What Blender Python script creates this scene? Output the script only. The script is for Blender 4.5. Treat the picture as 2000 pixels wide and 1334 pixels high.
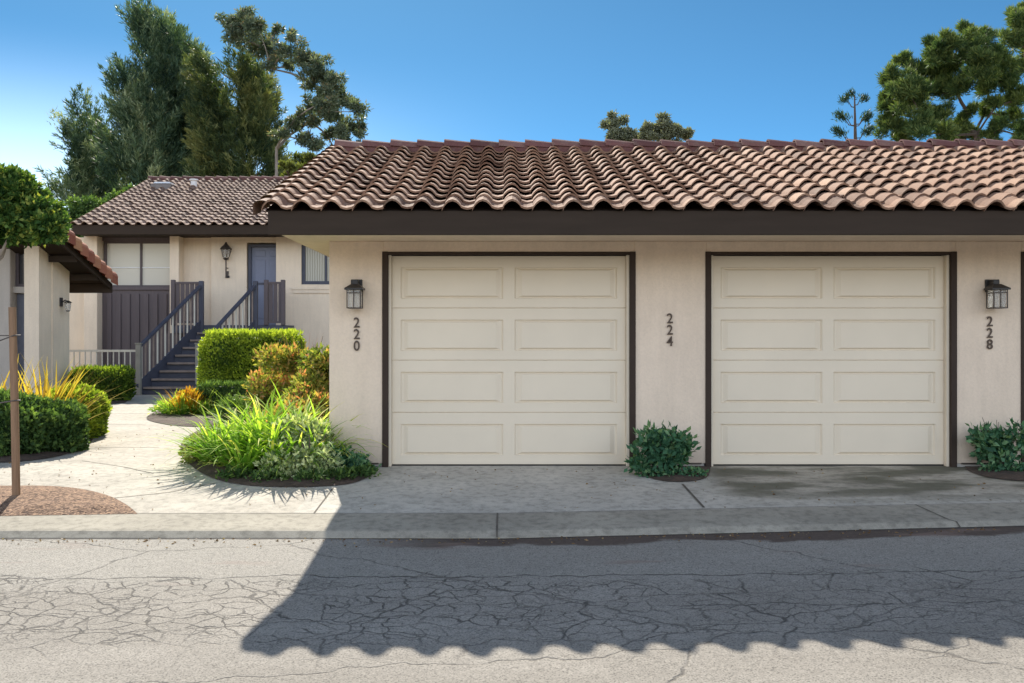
import bpy, bmesh, math, random
import numpy as np
from mathutils import Vector, noise as mnoise

random.seed(7)
rng = np.random.default_rng(11)
scene = bpy.context.scene
col = scene.collection
for _o in list(bpy.data.objects):
    bpy.data.objects.remove(_o)

# ------------------------------------------------------------------ camera
F, XC, YH, CH = 1800.0, 985.0, 660.0, 1.292      # focal length, principal point (photo pixels), eye height
cam_d = bpy.data.cameras.new('camera'); cam = bpy.data.objects.new('camera', cam_d); col.objects.link(cam)
cam.location = (0, 0, CH); cam.rotation_euler = (math.radians(90), 0, 0)
cam_d.sensor_width = 36; cam_d.lens = 36 * F / 2000
cam_d.shift_x = (1000 - XC) / 2000; cam_d.shift_y = (YH - 667) / 2000
cam_d.clip_end = 2000
scene.camera = cam

# ------------------------------------------------------------------ sky and sun
SX, SY = .309, 1.219                               # shadow of a 1 m post: .309 m right, 1.219 m towards the camera
SUN_EL = math.atan(1 / math.hypot(SX, SY)); SUN_AZ = math.atan2(-SX, SY)
world = bpy.data.worlds.new('World'); scene.world = world; world.use_nodes = True
wn = world.node_tree; bg = wn.nodes['Background']
def _sky(air, dust, ozone):
    k = wn.nodes.new('ShaderNodeTexSky'); k.sky_type = 'NISHITA'; k.sun_disc = False
    k.sun_elevation = SUN_EL; k.sun_rotation = SUN_AZ
    k.air_density = air; k.dust_density = dust; k.ozone_density = ozone; k.altitude = 0
    return k.outputs[0]
def _wmul(a, c):
    k = wn.nodes.new('ShaderNodeMix'); k.data_type = 'RGBA'; k.blend_type = 'MULTIPLY'; k.inputs[0].default_value = 1
    wn.links.new(a, k.inputs[6]); k.inputs[7].default_value = (*c, 1); return k.outputs[2]
def _wrange(a, f0, f1):
    k = wn.nodes.new('ShaderNodeMapRange'); k.interpolation_type = 'SMOOTHSTEP'; wn.links.new(a, k.inputs[0])
    k.inputs[1].default_value = f0; k.inputs[2].default_value = f1; return k.outputs[0]
# clear deep blue sky towards the sun, plus an added low warm glow behind the camera brightening the shaded garage front
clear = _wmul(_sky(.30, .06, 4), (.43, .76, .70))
fill_glow = _wmul(_sky(1, 8, 1), (5.0, 4.2, 3.6))
_tc = wn.nodes.new('ShaderNodeTexCoord'); _sp = wn.nodes.new('ShaderNodeSeparateXYZ'); wn.links.new(_tc.outputs['Generated'], _sp.inputs[0])
_low = wn.nodes.new('ShaderNodeMath'); _low.operation = 'MULTIPLY'      # pale haze low towards the left
wn.links.new(_wrange(_sp.outputs[2], .30, .0), _low.inputs[0]); wn.links.new(_wrange(_sp.outputs[0], .1, -.62), _low.inputs[1])
_pale = wn.nodes.new('ShaderNodeMix'); _pale.data_type = 'RGBA'; wn.links.new(_low.outputs[0], _pale.inputs[0])
wn.links.new(clear, _pale.inputs[6]); wn.links.new(_wmul(_sky(1, 2.5, 2), (.60, .72, .78)), _pale.inputs[7]); clear = _pale.outputs[2]
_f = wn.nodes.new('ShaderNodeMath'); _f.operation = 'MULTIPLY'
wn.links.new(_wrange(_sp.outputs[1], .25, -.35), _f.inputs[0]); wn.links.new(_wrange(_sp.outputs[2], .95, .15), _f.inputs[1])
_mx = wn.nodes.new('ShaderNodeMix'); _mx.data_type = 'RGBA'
wn.links.new(_f.outputs[0], _mx.inputs[0]); wn.links.new(clear, _mx.inputs[6]); wn.links.new(fill_glow, _mx.inputs[7])
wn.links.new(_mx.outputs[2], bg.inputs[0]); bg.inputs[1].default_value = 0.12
sun_d = bpy.data.lights.new('sun', 'SUN'); sun = bpy.data.objects.new('sun', sun_d); col.objects.link(sun)
sun_d.energy = 3.5; sun_d.angle = math.radians(.53); sun_d.color = (1, .93, .82)
sun.rotation_euler = Vector((SX, -SY, -1)).to_track_quat('-Z', 'Y').to_euler()
scene.view_settings.view_transform = 'Standard'; scene.view_settings.look = 'None'
scene.view_settings.exposure = 1.3; scene.view_settings.gamma = 1
scene.cycles.max_bounces = 10; scene.cycles.diffuse_bounces = 5; scene.cycles.transparent_max_bounces = 8

# ------------------------------------------------------------------ measuring helpers
D = 9.23                                            # garage front wall
def at(px, py, Y): return Vector(((px - XC) * Y / F, Y, CH + (YH - py) * Y / F))
def xat(px, Y): return (px - XC) * Y / F
def zat(py, Y): return CH + (YH - py) * Y / F
def skew(X): return .038 * max(min(X, 9), 0)
def tilt(X, Y):
    return .013 * max(min(X, 9), 0) * min(max((D - Y) / 2, 0), 1)
def gz(X, Y):
    """height of the paving"""
    t = tilt(X, Y)
    if Y >= D: return 0.0
    return max(-.067 * (D - Y), -.18) + t
def curb_back(X): return 7.415 + skew(X)
def curb_front(X): return 6.91 + skew(X)
def road_z(X, Y):
    base = -.2 - .068 * (6.88 - max(Y, -2)) if Y < 6.88 + skew(X) + .01 else -.2
    return base + tilt(X, Y) + .002 * mnoise.noise(Vector((X * 2, Y * 3, 0)))
def G(px, py):
    """photo pixel -> point on the paving"""
    Y = 9.0
    for _ in range(60):
        z = gz(xat(px, Y), Y)
        Y2 = (CH - z) * F / max(py - YH, 5)
        Y = .5 * Y + .5 * Y2
    return Vector((xat(px, Y), Y, gz(xat(px, Y), Y)))

# ------------------------------------------------------------------ materials
MATS = {}
def nodes(name):
    m = bpy.data.materials.new(name); m.use_nodes = True; MATS[name] = m
    n = m.node_tree.nodes; l = m.node_tree.links
    return m, n, l, n['Principled BSDF']
def coord(n, l, scale=(1, 1, 1), kind='Object'):
    tc = n.new('ShaderNodeTexCoord'); mp = n.new('ShaderNodeMapping'); mp.inputs['Scale'].default_value = scale
    l.new(tc.outputs[kind], mp.inputs[0]); return mp.outputs[0]
def tnoise(n, l, vec, scale, detail=4, rough=.55):
    t = n.new('ShaderNodeTexNoise'); t.inputs['Scale'].default_value = scale
    t.inputs['Detail'].default_value = detail; t.inputs['Roughness'].default_value = rough
    l.new(vec, t.inputs['Vector']); return t.outputs['Fac']
def ramp(n, l, fac, stops):
    r = n.new('ShaderNodeValToRGB'); l.new(fac, r.inputs[0]); e = r.color_ramp.elements
    while len(e) < len(stops): e.new(.5)
    for i, (p, c) in enumerate(stops):
        e[i].position = p; e[i].color = (c[0], c[1], c[2], 1) if not isinstance(c, (int, float)) else (c, c, c, 1)
    return r.outputs[0]
def mix(n, l, fac, a, b, mode='MIX'):
    m = n.new('ShaderNodeMix'); m.data_type = 'RGBA'; m.blend_type = mode
    for s, v in ((m.inputs[0], fac), (m.inputs[6], a), (m.inputs[7], b)):
        if isinstance(v, (int, float)): s.default_value = v
        elif isinstance(v, (tuple, list)): s.default_value = (*v[:3], 1)
        else: l.new(v, s)
    return m.outputs[2]
def math_(n, l, op, a, b=None, clamp=False):
    m = n.new('ShaderNodeMath'); m.operation = op; m.use_clamp = clamp
    for s, v in ((m.inputs[0], a), (m.inputs[1], b)):
        if v is None: continue
        if isinstance(v, (int, float)): s.default_value = v
        else: l.new(v, s)
    return m.outputs[0]
def bump(n, l, b, height, strength, dist=.01):
    k = n.new('ShaderNodeBump'); k.inputs['Strength'].default_value = strength; k.inputs['Distance'].default_value = dist
    l.new(height, k.inputs['Height']); l.new(k.outputs[0], b.inputs['Normal']); return k
def sepxyz(n, l, vec):
    s = n.new('ShaderNodeSeparateXYZ'); l.new(vec, s.inputs[0]); return s.outputs
def smooth(n, l, v, a, b, lo=0., hi=1.):
    m = n.new('ShaderNodeMapRange'); m.interpolation_type = 'SMOOTHSTEP'
    l.new(v, m.inputs[0]); m.inputs[1].default_value = a; m.inputs[2].default_value = b
    m.inputs[3].default_value = lo; m.inputs[4].default_value = hi; return m.outputs[0]

def plain(name, c, rough=.6, var=.12, scale=6., bscale=60., bstr=.15, metal=0., fine=.06, spec=.5, stretch=(1, 1, 1)):
    m, n, l, b = nodes(name); v = coord(n, l, stretch)
    f = tnoise(n, l, v, scale, 5)
    c1 = tuple(x * (1 - var) for x in c); c2 = tuple(min(x * (1 + var), 1) for x in c)
    cc = ramp(n, l, f, [(.3, c1), (.7, c2)])
    f2 = tnoise(n, l, v, bscale, 3)
    cc = mix(n, l, 1., cc, ramp(n, l, f2, [(.3, 1 - fine), (.7, 1.)]), 'MULTIPLY')
    l.new(cc, b.inputs['Base Color']); b.inputs['Roughness'].default_value = rough
    b.inputs['Metallic'].default_value = metal; b.inputs['Specular IOR Level'].default_value = spec
    bump(n, l, b, f2, bstr, .006)
    return m
def stucco(name, c, stain=.0):
    m, n, l, b = nodes(name); v = coord(n, l)
    f = tnoise(n, l, v, 1.3, 6, .6); f3 = tnoise(n, l, coord(n, l, (5, 5, .7)), 2.2, 4)
    cc = ramp(n, l, f, [(.3, tuple(x * .93 for x in c)), (.7, tuple(x * 1.04 for x in c))])
    cc = mix(n, l, 1., cc, ramp(n, l, f3, [(.35, .94), (.6, 1.)]), 'MULTIPLY')
    f2 = tnoise(n, l, v, 42, 6, .7)
    cc = mix(n, l, 1., cc, ramp(n, l, f2, [(.35, .93), (.6, 1.)]), 'MULTIPLY')
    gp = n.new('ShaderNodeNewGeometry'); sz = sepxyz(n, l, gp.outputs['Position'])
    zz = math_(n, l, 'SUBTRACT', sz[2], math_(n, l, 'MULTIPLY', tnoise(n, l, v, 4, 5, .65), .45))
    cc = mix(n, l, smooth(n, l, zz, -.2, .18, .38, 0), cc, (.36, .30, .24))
    l.new(cc, b.inputs['Base Color']); b.inputs['Roughness'].default_value = .9; b.inputs['Specular IOR Level'].default_value = .2
    bump(n, l, b, f2, .45, .008)
    return m
def foliage(name, stops, trans=.35, rough=.5, gain=1.7):
    """leaf material: colour varies from leaf to leaf through the tint attribute"""
    m, n, l, b = nodes(name)
    a = n.new('ShaderNodeAttribute'); a.attribute_name = 'tint'
    cc = ramp(n, l, a.outputs['Fac'], [(p, tuple(min(x * gain, .85) for x in c)) for p, c in stops])
    l.new(cc, b.inputs['Base Color']); b.inputs['Roughness'].default_value = rough; b.inputs['Specular IOR Level'].default_value = .12
    t = n.new('ShaderNodeBsdfTranslucent'); l.new(mix(n, l, 1., cc, (1.45, 1.5, .6), 'MULTIPLY'), t.inputs[0])
    ms = n.new('ShaderNodeMixShader'); ms.inputs[0].default_value = trans
    l.new(b.outputs[0], ms.inputs[1]); l.new(t.outputs[0], ms.inputs[2]); l.new(ms.outputs[0], n['Material Output'].inputs[0])
    return m

STUCCO = stucco('cream_stucco', (.79, .65, .505))
STUCCO2 = stucco('pale_stucco', (.80, .67, .51))
BROWN = plain('brown_painted_wood', (.046, .033, .024), .8, .1, 3, 90, .1, spec=.15, stretch=(.5, 1, 4))
BROWN2 = plain('dark_brown_trim', (.052, .037, .029), .8, .1, 3, 90, .1, spec=.15)
DOORM = plain('cream_door_paint', (.75, .65, .50), .42, .04, 1.2, 160, .06, fine=.02)
CONC_F = plain('foundation_concrete', (.45, .42, .37), .9, .15, 5, 70, .3)
BLACK = plain('black_metal', (.035, .033, .032), .45, .1, 8, 60, .1, metal=.4)
BRONZE = plain('bronze_metal', (.075, .06, .05), .5, .15, 8, 60, .1, metal=.4)
NUMM = plain('number_metal', (.085, .06, .045), .45, .15, 30, 60, .1, metal=.5)
WHITE = plain('white_paint', (.72, .72, .7), .5, .05)
FENCEW = plain('pale_fence_metal', (.6, .58, .5), .5, .05)
WOODST = plain('weathered_stake_wood', (.25, .15, .085), .8, .25, 6, 60, .3, stretch=(6, 6, .5))
BARK = plain('bark', (.12, .09, .07), .95, .35, 5, 30, .8, stretch=(3, 3, .6))
BARK_PALE = plain('pale_bark', (.27, .23, .19), .9, .3, 4, 30, .5, stretch=(3, 3, .6))
BLUE = plain('blue_door_paint', (.16, .18, .25), .5, .05)
PURP = plain('dark_brown_siding', (.10, .078, .080), .65, .1, 4, 90, .1, stretch=(5, 5, .4))
STAIRM = plain('dark_stair_wood', (.055, .06, .085), .6, .15, 4, 90, .1)
TREADM = plain('worn_tread', (.24, .19, .16), .75, .2, 6, 60, .2)
SOIL = plain('garden_soil', (.09, .06, .042), .95, .4, 9, 60, 1.0, fine=.4)
WIRE = plain('wire_tie', (.07, .06, .055), .6, .1)
GREYM = plain('grey_flashing', (.16, .14, .13), .45, .1, metal=.5)
EARTH = plain('dry_earth', (.2, .17, .12), .95, .25, .6, 20, .5)

def glass(name, c, rough=.08):
    m, n, l, b = nodes(name)
    b.inputs['Base Color'].default_value = (*c, 1); b.inputs['Roughness'].default_value = rough
    b.inputs['Specular IOR Level'].default_value = .7
    return m
PANE = glass('window_pane_pale_blinds', (.56, .54, .46), .12)
PANE_D = glass('window_pane_dark', (.06, .06, .065), .06)
m, n, l, b = nodes('lantern_glass')
b.inputs['Base Color'].default_value = (.85, .83, .78, 1); b.inputs['Roughness'].default_value = .25
b.inputs['Transmission Weight'].default_value = .75; LGLASS = m
m, n, l, b = nodes('curtain_pane'); v = coord(n, l)
w = n.new('ShaderNodeTexWave'); w.inputs['Scale'].default_value = 5; w.inputs['Distortion'].default_value = 1.5; l.new(v, w.inputs[0])
l.new(ramp(n, l, w.outputs['Fac'], [(.1, (.30, .29, .23)), (.9, (.48, .46, .39))]), b.inputs['Base Color']); b.inputs['Roughness'].default_value = .2
CURT = m

def tile_mat(name, stops, lich=.35):
    m, n, l, b = nodes(name); v = coord(n, l)
    a = n.new('ShaderNodeAttribute'); a.attribute_name = 'tint'
    cc = ramp(n, l, a.outputs['Fac'], stops)
    f = tnoise(n, l, v, 7, 6, .65)
    cc = mix(n, l, smooth(n, l, f, .48, .72, 0, lich), cc, (.36, .33, .26))
    f4 = tnoise(n, l, v, 1.1, 3)
    cc = mix(n, l, smooth(n, l, f4, .35, .7, 0, .4), cc, mix(n, l, 1., cc, (.62, .58, .58), 'MULTIPLY'))
    f2 = tnoise(n, l, v, 60, 4, .7)
    cc = mix(n, l, 1., cc, ramp(n, l, f2, [(.3, .78), (.65, 1.05)]), 'MULTIPLY')
    l.new(cc, b.inputs['Base Color']); b.inputs['Roughness'].default_value = .85; b.inputs['Specular IOR Level'].default_value = .25
    bump(n, l, b, f2, .5, .006)
    return m
TILE = tile_mat('terracotta_roof_tile', [(0, (.17, .095, .065)), (.3, (.31, .182, .122)), (.7, (.40, .245, .165)), (1, (.50, .33, .225))], .25)
TILE_FAR = tile_mat('far_roof_tile', [(0, (.20, .13, .10)), (.5, (.33, .22, .165)), (1, (.44, .31, .24))], .25)
TILE_RED = tile_mat('red_roof_tile', [(0, (.30, .10, .06)), (.5, (.42, .16, .09)), (1, (.50, .27, .13))], .1)
CAP = tile_mat('ridge_cap_tile', [(0, (.12, .055, .05)), (.5, (.19, .085, .075)), (1, (.24, .13, .11))], .2)

def concrete(name, c, stains=False):
    m, n, l, b = nodes(name); v = coord(n, l)
    f = tnoise(n, l, v, 1.6, 7, .65); f1 = tnoise(n, l, v, 14, 5, .6); f2 = tnoise(n, l, v, 120, 3)
    cc = ramp(n, l, f, [(.32, tuple(x * .80 for x in c)), (.66, tuple(x * 1.06 for x in c))])
    cc = mix(n, l, 1., cc, ramp(n, l, f1, [(.34, .70), (.54, 1.)]), 'MULTIPLY')
    cc = mix(n, l, 1., cc, ramp(n, l, f2, [(.3, .84), (.6, 1.03)]), 'MULTIPLY')
    if stains:
        s = sepxyz(n, l, v)
        g = n.new('ShaderNodeTexNoise'); g.inputs['Scale'].default_value = 1.5; g.inputs['Detail'].default_value = 6
        mp = n.new('ShaderNodeMapping'); mp.inputs['Scale'].default_value = (.9, 2.2, 1); mp.inputs['Location'].default_value = (3.1, 0, 0)
        l.new(v, mp.inputs[0]); l.new(mp.outputs[0], g.inputs['Vector'])
        k = smooth(n, l, g.outputs['Fac'], .36, .60)
        kx = math_(n, l, 'MULTIPLY', smooth(n, l, s[0], 1.75, 2.15), smooth(n, l, s[1], 7.45, 8.2))
        k = math_(n, l, 'MULTIPLY', k, kx)
        cc = mix(n, l, math_(n, l, 'MULTIPLY', kx, .45), cc, mix(n, l, 1., cc, (.72, .66, .56), 'MULTIPLY'))
        cc = mix(n, l, math_(n, l, 'MULTIPLY', k, .82), cc, (.085, .085, .055))
    l.new(cc, b.inputs['Base Color']); b.inputs['Roughness'].default_value = .88; b.inputs['Specular IOR Level'].default_value = .25
    bump(n, l, b, f2, .3, .004)
    return m
CONC = concrete('driveway_concrete', (.53, .50, .43), True)
PATHM = concrete('path_concrete', (.50, .46, .385))
CURBM = concrete('curb_concrete', (.37, .34, .275))
JOINT = plain('joint_dirt', (.11, .095, .075), .95, .3, 9)

def asphalt():
    m, n, l, b = nodes('worn_asphalt'); v = coord(n, l); s = sepxyz(n, l, v)
    big = tnoise(n, l, coord(n, l, (.45, 1.2, 1)), 1.1, 6, .6)
    fine = tnoise(n, l, v, 95, 3, .6); mid = tnoise(n, l, v, 30, 3, .6)
    cc = ramp(n, l, big, [(.3, (.25, .228, .195)), (.68, (.35, .322, .28))])
    far = smooth(n, l, s[1], 5.6, 6.0)
    cc = mix(n, l, math_(n, l, 'MULTIPLY', far, .5), cc, (.30, .285, .25))
    cc = mix(n, l, 1., cc, ramp(n, l, fine, [(.36, .45), (.47, .95), (.6, 1.0), (.72, 1.35)]), 'MULTIPLY')
    cc = mix(n, l, 1., cc, ramp(n, l, mid, [(.3, .84), (.6, 1.04)]), 'MULTIPLY')
    # alligator cracking along the wheel track
    wob = n.new('ShaderNodeTexNoise'); wob.inputs['Scale'].default_value = 3.2; wob.inputs['Detail'].default_value = 5
    l.new(v, wob.inputs['Vector'])
    vm = n.new('ShaderNodeVectorMath'); vm.operation = 'MULTIPLY_ADD'; l.new(wob.outputs['Color'], vm.inputs[0])
    vm.inputs[1].default_value = (.28, .28, 0); l.new(v, vm.inputs[2])
    def vor(scale, stretch, lo, hi):
        mp = n.new('ShaderNodeMapping'); mp.inputs['Scale'].default_value = stretch; l.new(vm.outputs[0], mp.inputs[0])
        t = n.new('ShaderNodeTexVoronoi'); t.feature = 'DISTANCE_TO_EDGE'; t.voronoi_dimensions = '2D'; t.inputs['Scale'].default_value = scale
        l.new(mp.outputs[0], t.inputs['Vector'])
        return smooth(n, l, t.outputs['Distance'], lo, hi, 1, 0)
    c1 = vor(8.5, (.75, 1., 1), .014, .065)
    c2 = vor(2.4, (.55, 1.3, 1), .004, .022)
    c5 = math_(n, l, 'MULTIPLY', vor(15., (.8, 1., 1), .02, .09), smooth(n, l, tnoise(n, l, v, 1.4, 3), .5, .62))
    c1 = math_(n, l, 'MAXIMUM', c1, c5)
    c3 = vor(.55, (.6, 1.1, 1), .0008, .006)
    edge = math_(n, l, 'ADD', s[1], math_(n, l, 'MULTIPLY', tnoise(n, l, v, 1.7, 4), .9))   # centre about Y + .45
    band = math_(n, l, 'MULTIPLY', smooth(n, l, edge, 5.2, 5.65), smooth(n, l, edge, 6.33, 6.45, 1, 0))
    brk = smooth(n, l, tnoise(n, l, v, 2.3, 3), .30, .48)
    left = smooth(n, l, s[0], .2, 2.5, 1, .55)
    k1 = math_(n, l, 'MULTIPLY', math_(n, l, 'MULTIPLY', math_(n, l, 'MULTIPLY', c1, band), brk), left)
    band2 = math_(n, l, 'MULTIPLY', smooth(n, l, edge, 5.0, 5.6), smooth(n, l, edge, 6.35, 6.5, 1, 0))
    k2 = math_(n, l, 'MULTIPLY', c2, band2)
    k3 = math_(n, l, 'MULTIPLY', c3, .75)
    # long cracks parallel to the curb
    def longc(y0, wdt, x0):
        yy = math_(n, l, 'ADD', s[1], math_(n, l, 'MULTIPLY', tnoise(n, l, coord(n, l, (1, .1, 1)), 2.6, 6, .6), .24))
        dd = math_(n, l, 'ABSOLUTE', math_(n, l, 'SUBTRACT', yy, y0))
        return math_(n, l, 'MULTIPLY', smooth(n, l, dd, wdt * .4, wdt, 1, 0), smooth(n, l, s[0], x0, x0 + .3))
    k4 = math_(n, l, 'MAXIMUM', longc(6.10, .013, -9), longc(5.55, .010, .8))
    k = math_(n, l, 'MAXIMUM', math_(n, l, 'MAXIMUM', k1, k2), math_(n, l, 'MAXIMUM', k3, k4))
    k = math_(n, l, 'MULTIPLY', k, smooth(n, l, tnoise(n, l, v, 7, 4, .7), .34, .56, .35, 1))
    pit = math_(n, l, 'MULTIPLY', smooth(n, l, tnoise(n, l, v, 16, 3, .6), .66, .72), band)
    k = math_(n, l, 'MAXIMUM', k, math_(n, l, 'MULTIPLY', pit, .8))
    cc = mix(n, l, math_(n, l, 'MULTIPLY', k, .80), cc, (.05, .045, .04))
    # dirt swept against the curb
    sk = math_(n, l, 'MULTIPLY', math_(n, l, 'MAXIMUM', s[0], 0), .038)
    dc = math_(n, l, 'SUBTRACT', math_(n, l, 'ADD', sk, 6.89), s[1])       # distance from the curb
    dn = math_(n, l, 'SUBTRACT', dc, math_(n, l, 'MULTIPLY', tnoise(n, l, coord(n, l, (.8, 1.6, 1)), 1.5, 5), .52))
    kd = math_(n, l, 'MULTIPLY', smooth(n, l, dn, -.06, .0, 1, 0), smooth(n, l, s[0], -1.3, -.3))
    cc = mix(n, l, kd, cc, mix(n, l, mid, (.06, .043, .036), (.13, .10, .08)))
    # reddish spill and pale smears left
    r1 = smooth(n, l, tnoise(n, l, coord(n, l, (.8, 4, 1)), 1.3, 4), .60, .72)
    cc = mix(n, l, math_(n, l, 'MULTIPLY', math_(n, l, 'MULTIPLY', r1, far), .5), cc, (.24, .17, .14))
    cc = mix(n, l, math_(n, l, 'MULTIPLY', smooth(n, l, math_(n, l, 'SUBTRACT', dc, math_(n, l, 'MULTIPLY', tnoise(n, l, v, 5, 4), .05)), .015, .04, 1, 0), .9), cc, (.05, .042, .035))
    l.new(cc, b.inputs['Base Color']); b.inputs['Roughness'].default_value = .85; b.inputs['Specular IOR Level'].default_value = .3
    h = math_(n, l, 'SUBTRACT', fine, math_(n, l, 'MULTIPLY', k, 2.))
    bump(n, l, b, h, .6, .006)
    return m
ROAD = asphalt()
def mulch():
    m, n, l, b = nodes('bark_mulch'); v = coord(n, l)
    t = n.new('ShaderNodeTexVoronoi'); t.inputs['Scale'].default_value = 55; l.new(v, t.inputs[0])
    cc = mix(n, l, ramp(n, l, t.outputs['Color'], [(.2, 0.), (.8, 1.)]), (.09, .045, .025), (.42, .26, .16))
    f = tnoise(n, l, v, 50, 3)
    l.new(mix(n, l, 1., cc, ramp(n, l, f, [(.3, .6), (.6, 1.)]), 'MULTIPLY'), b.inputs['Base Color'])
    b.inputs['Roughness'].default_value = .95; bump(n, l, b, f, 1., .02); return m
MULCH = mulch()

L_PINE = foliage('pine_needles', [(0, (.008, .020, .014)), (.4, (.03, .055, .035)), (.7, (.075, .115, .065)), (.9, (.13, .17, .10)), (1, (.24, .27, .16))], .25)
L_PINE_R = foliage('pine_needles_olive', [(0, (.020, .04, .018)), (.5, (.055, .09, .032)), (1, (.14, .17, .055))], .25)
L_EUC = foliage('grey_green_leaves', [(0, (.03, .045, .032)), (.6, (.085, .11, .075)), (.95, (.15, .17, .11)), (1, (.17, .13, .08))], .3)
L_DIST = foliage('distant_olive_leaves', [(0, (.075, .085, .06)), (1, (.16, .165, .11))], .25)
L_YEL = foliage('yellow_green_leaves', [(0, (.06, .09, .02)), (1, (.20, .22, .06))], .35)
L_HEDGE = foliage('bright_hedge_leaves', [(0, (.03, .055, .012)), (.5, (.125, .175, .022)), (1, (.29, .34, .045))], .4)
L_DARK = foliage('dark_hedge_leaves', [(0, (.018, .04, .014)), (.6, (.05, .09, .028)), (1, (.12, .18, .045))], .3)
L_STRAP = foliage('strap_leaves', [(0, (.035, .09, .018)), (.5, (.11, .21, .03)), (.85, (.26, .36, .06)), (1, (.50, .46, .14))], .46, .65)
L_FLAX = foliage('flax_leaves', [(0, (.10, .11, .025)), (.3, (.24, .14, .035)), (.6, (.42, .29, .05)), (1, (.56, .45, .10))], .45, .6, gain=1.15)
L_NAND = foliage('red_tinged_leaves', [(0, (.06, .09, .025)), (.4, (.17, .21, .05)), (.7, (.32, .29, .08)), (.88, (.42, .24, .11)), (1, (.44, .17, .11))], .45, gain=1.35)
L_CROT = foliage('orange_leaves', [(0, (.30, .24, .03)), (.6, (.45, .27, .03)), (1, (.50, .22, .03))], .45, gain=1.15)
L_SILV = foliage('silver_leaves', [(0, (.05, .085, .035)), (.5, (.14, .18, .09)), (1, (.42, .44, .26))], .35)
L_COOL = foliage('deep_green_leaves', [(0, (.018, .05, .030)), (.6, (.045, .11, .06)), (1, (.12, .20, .10))], .3)
L_FLOW = foliage('red_flower_spikes', [(0, (.35, .12, .09)), (1, (.5, .26, .18))], .3, gain=1.)

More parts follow.
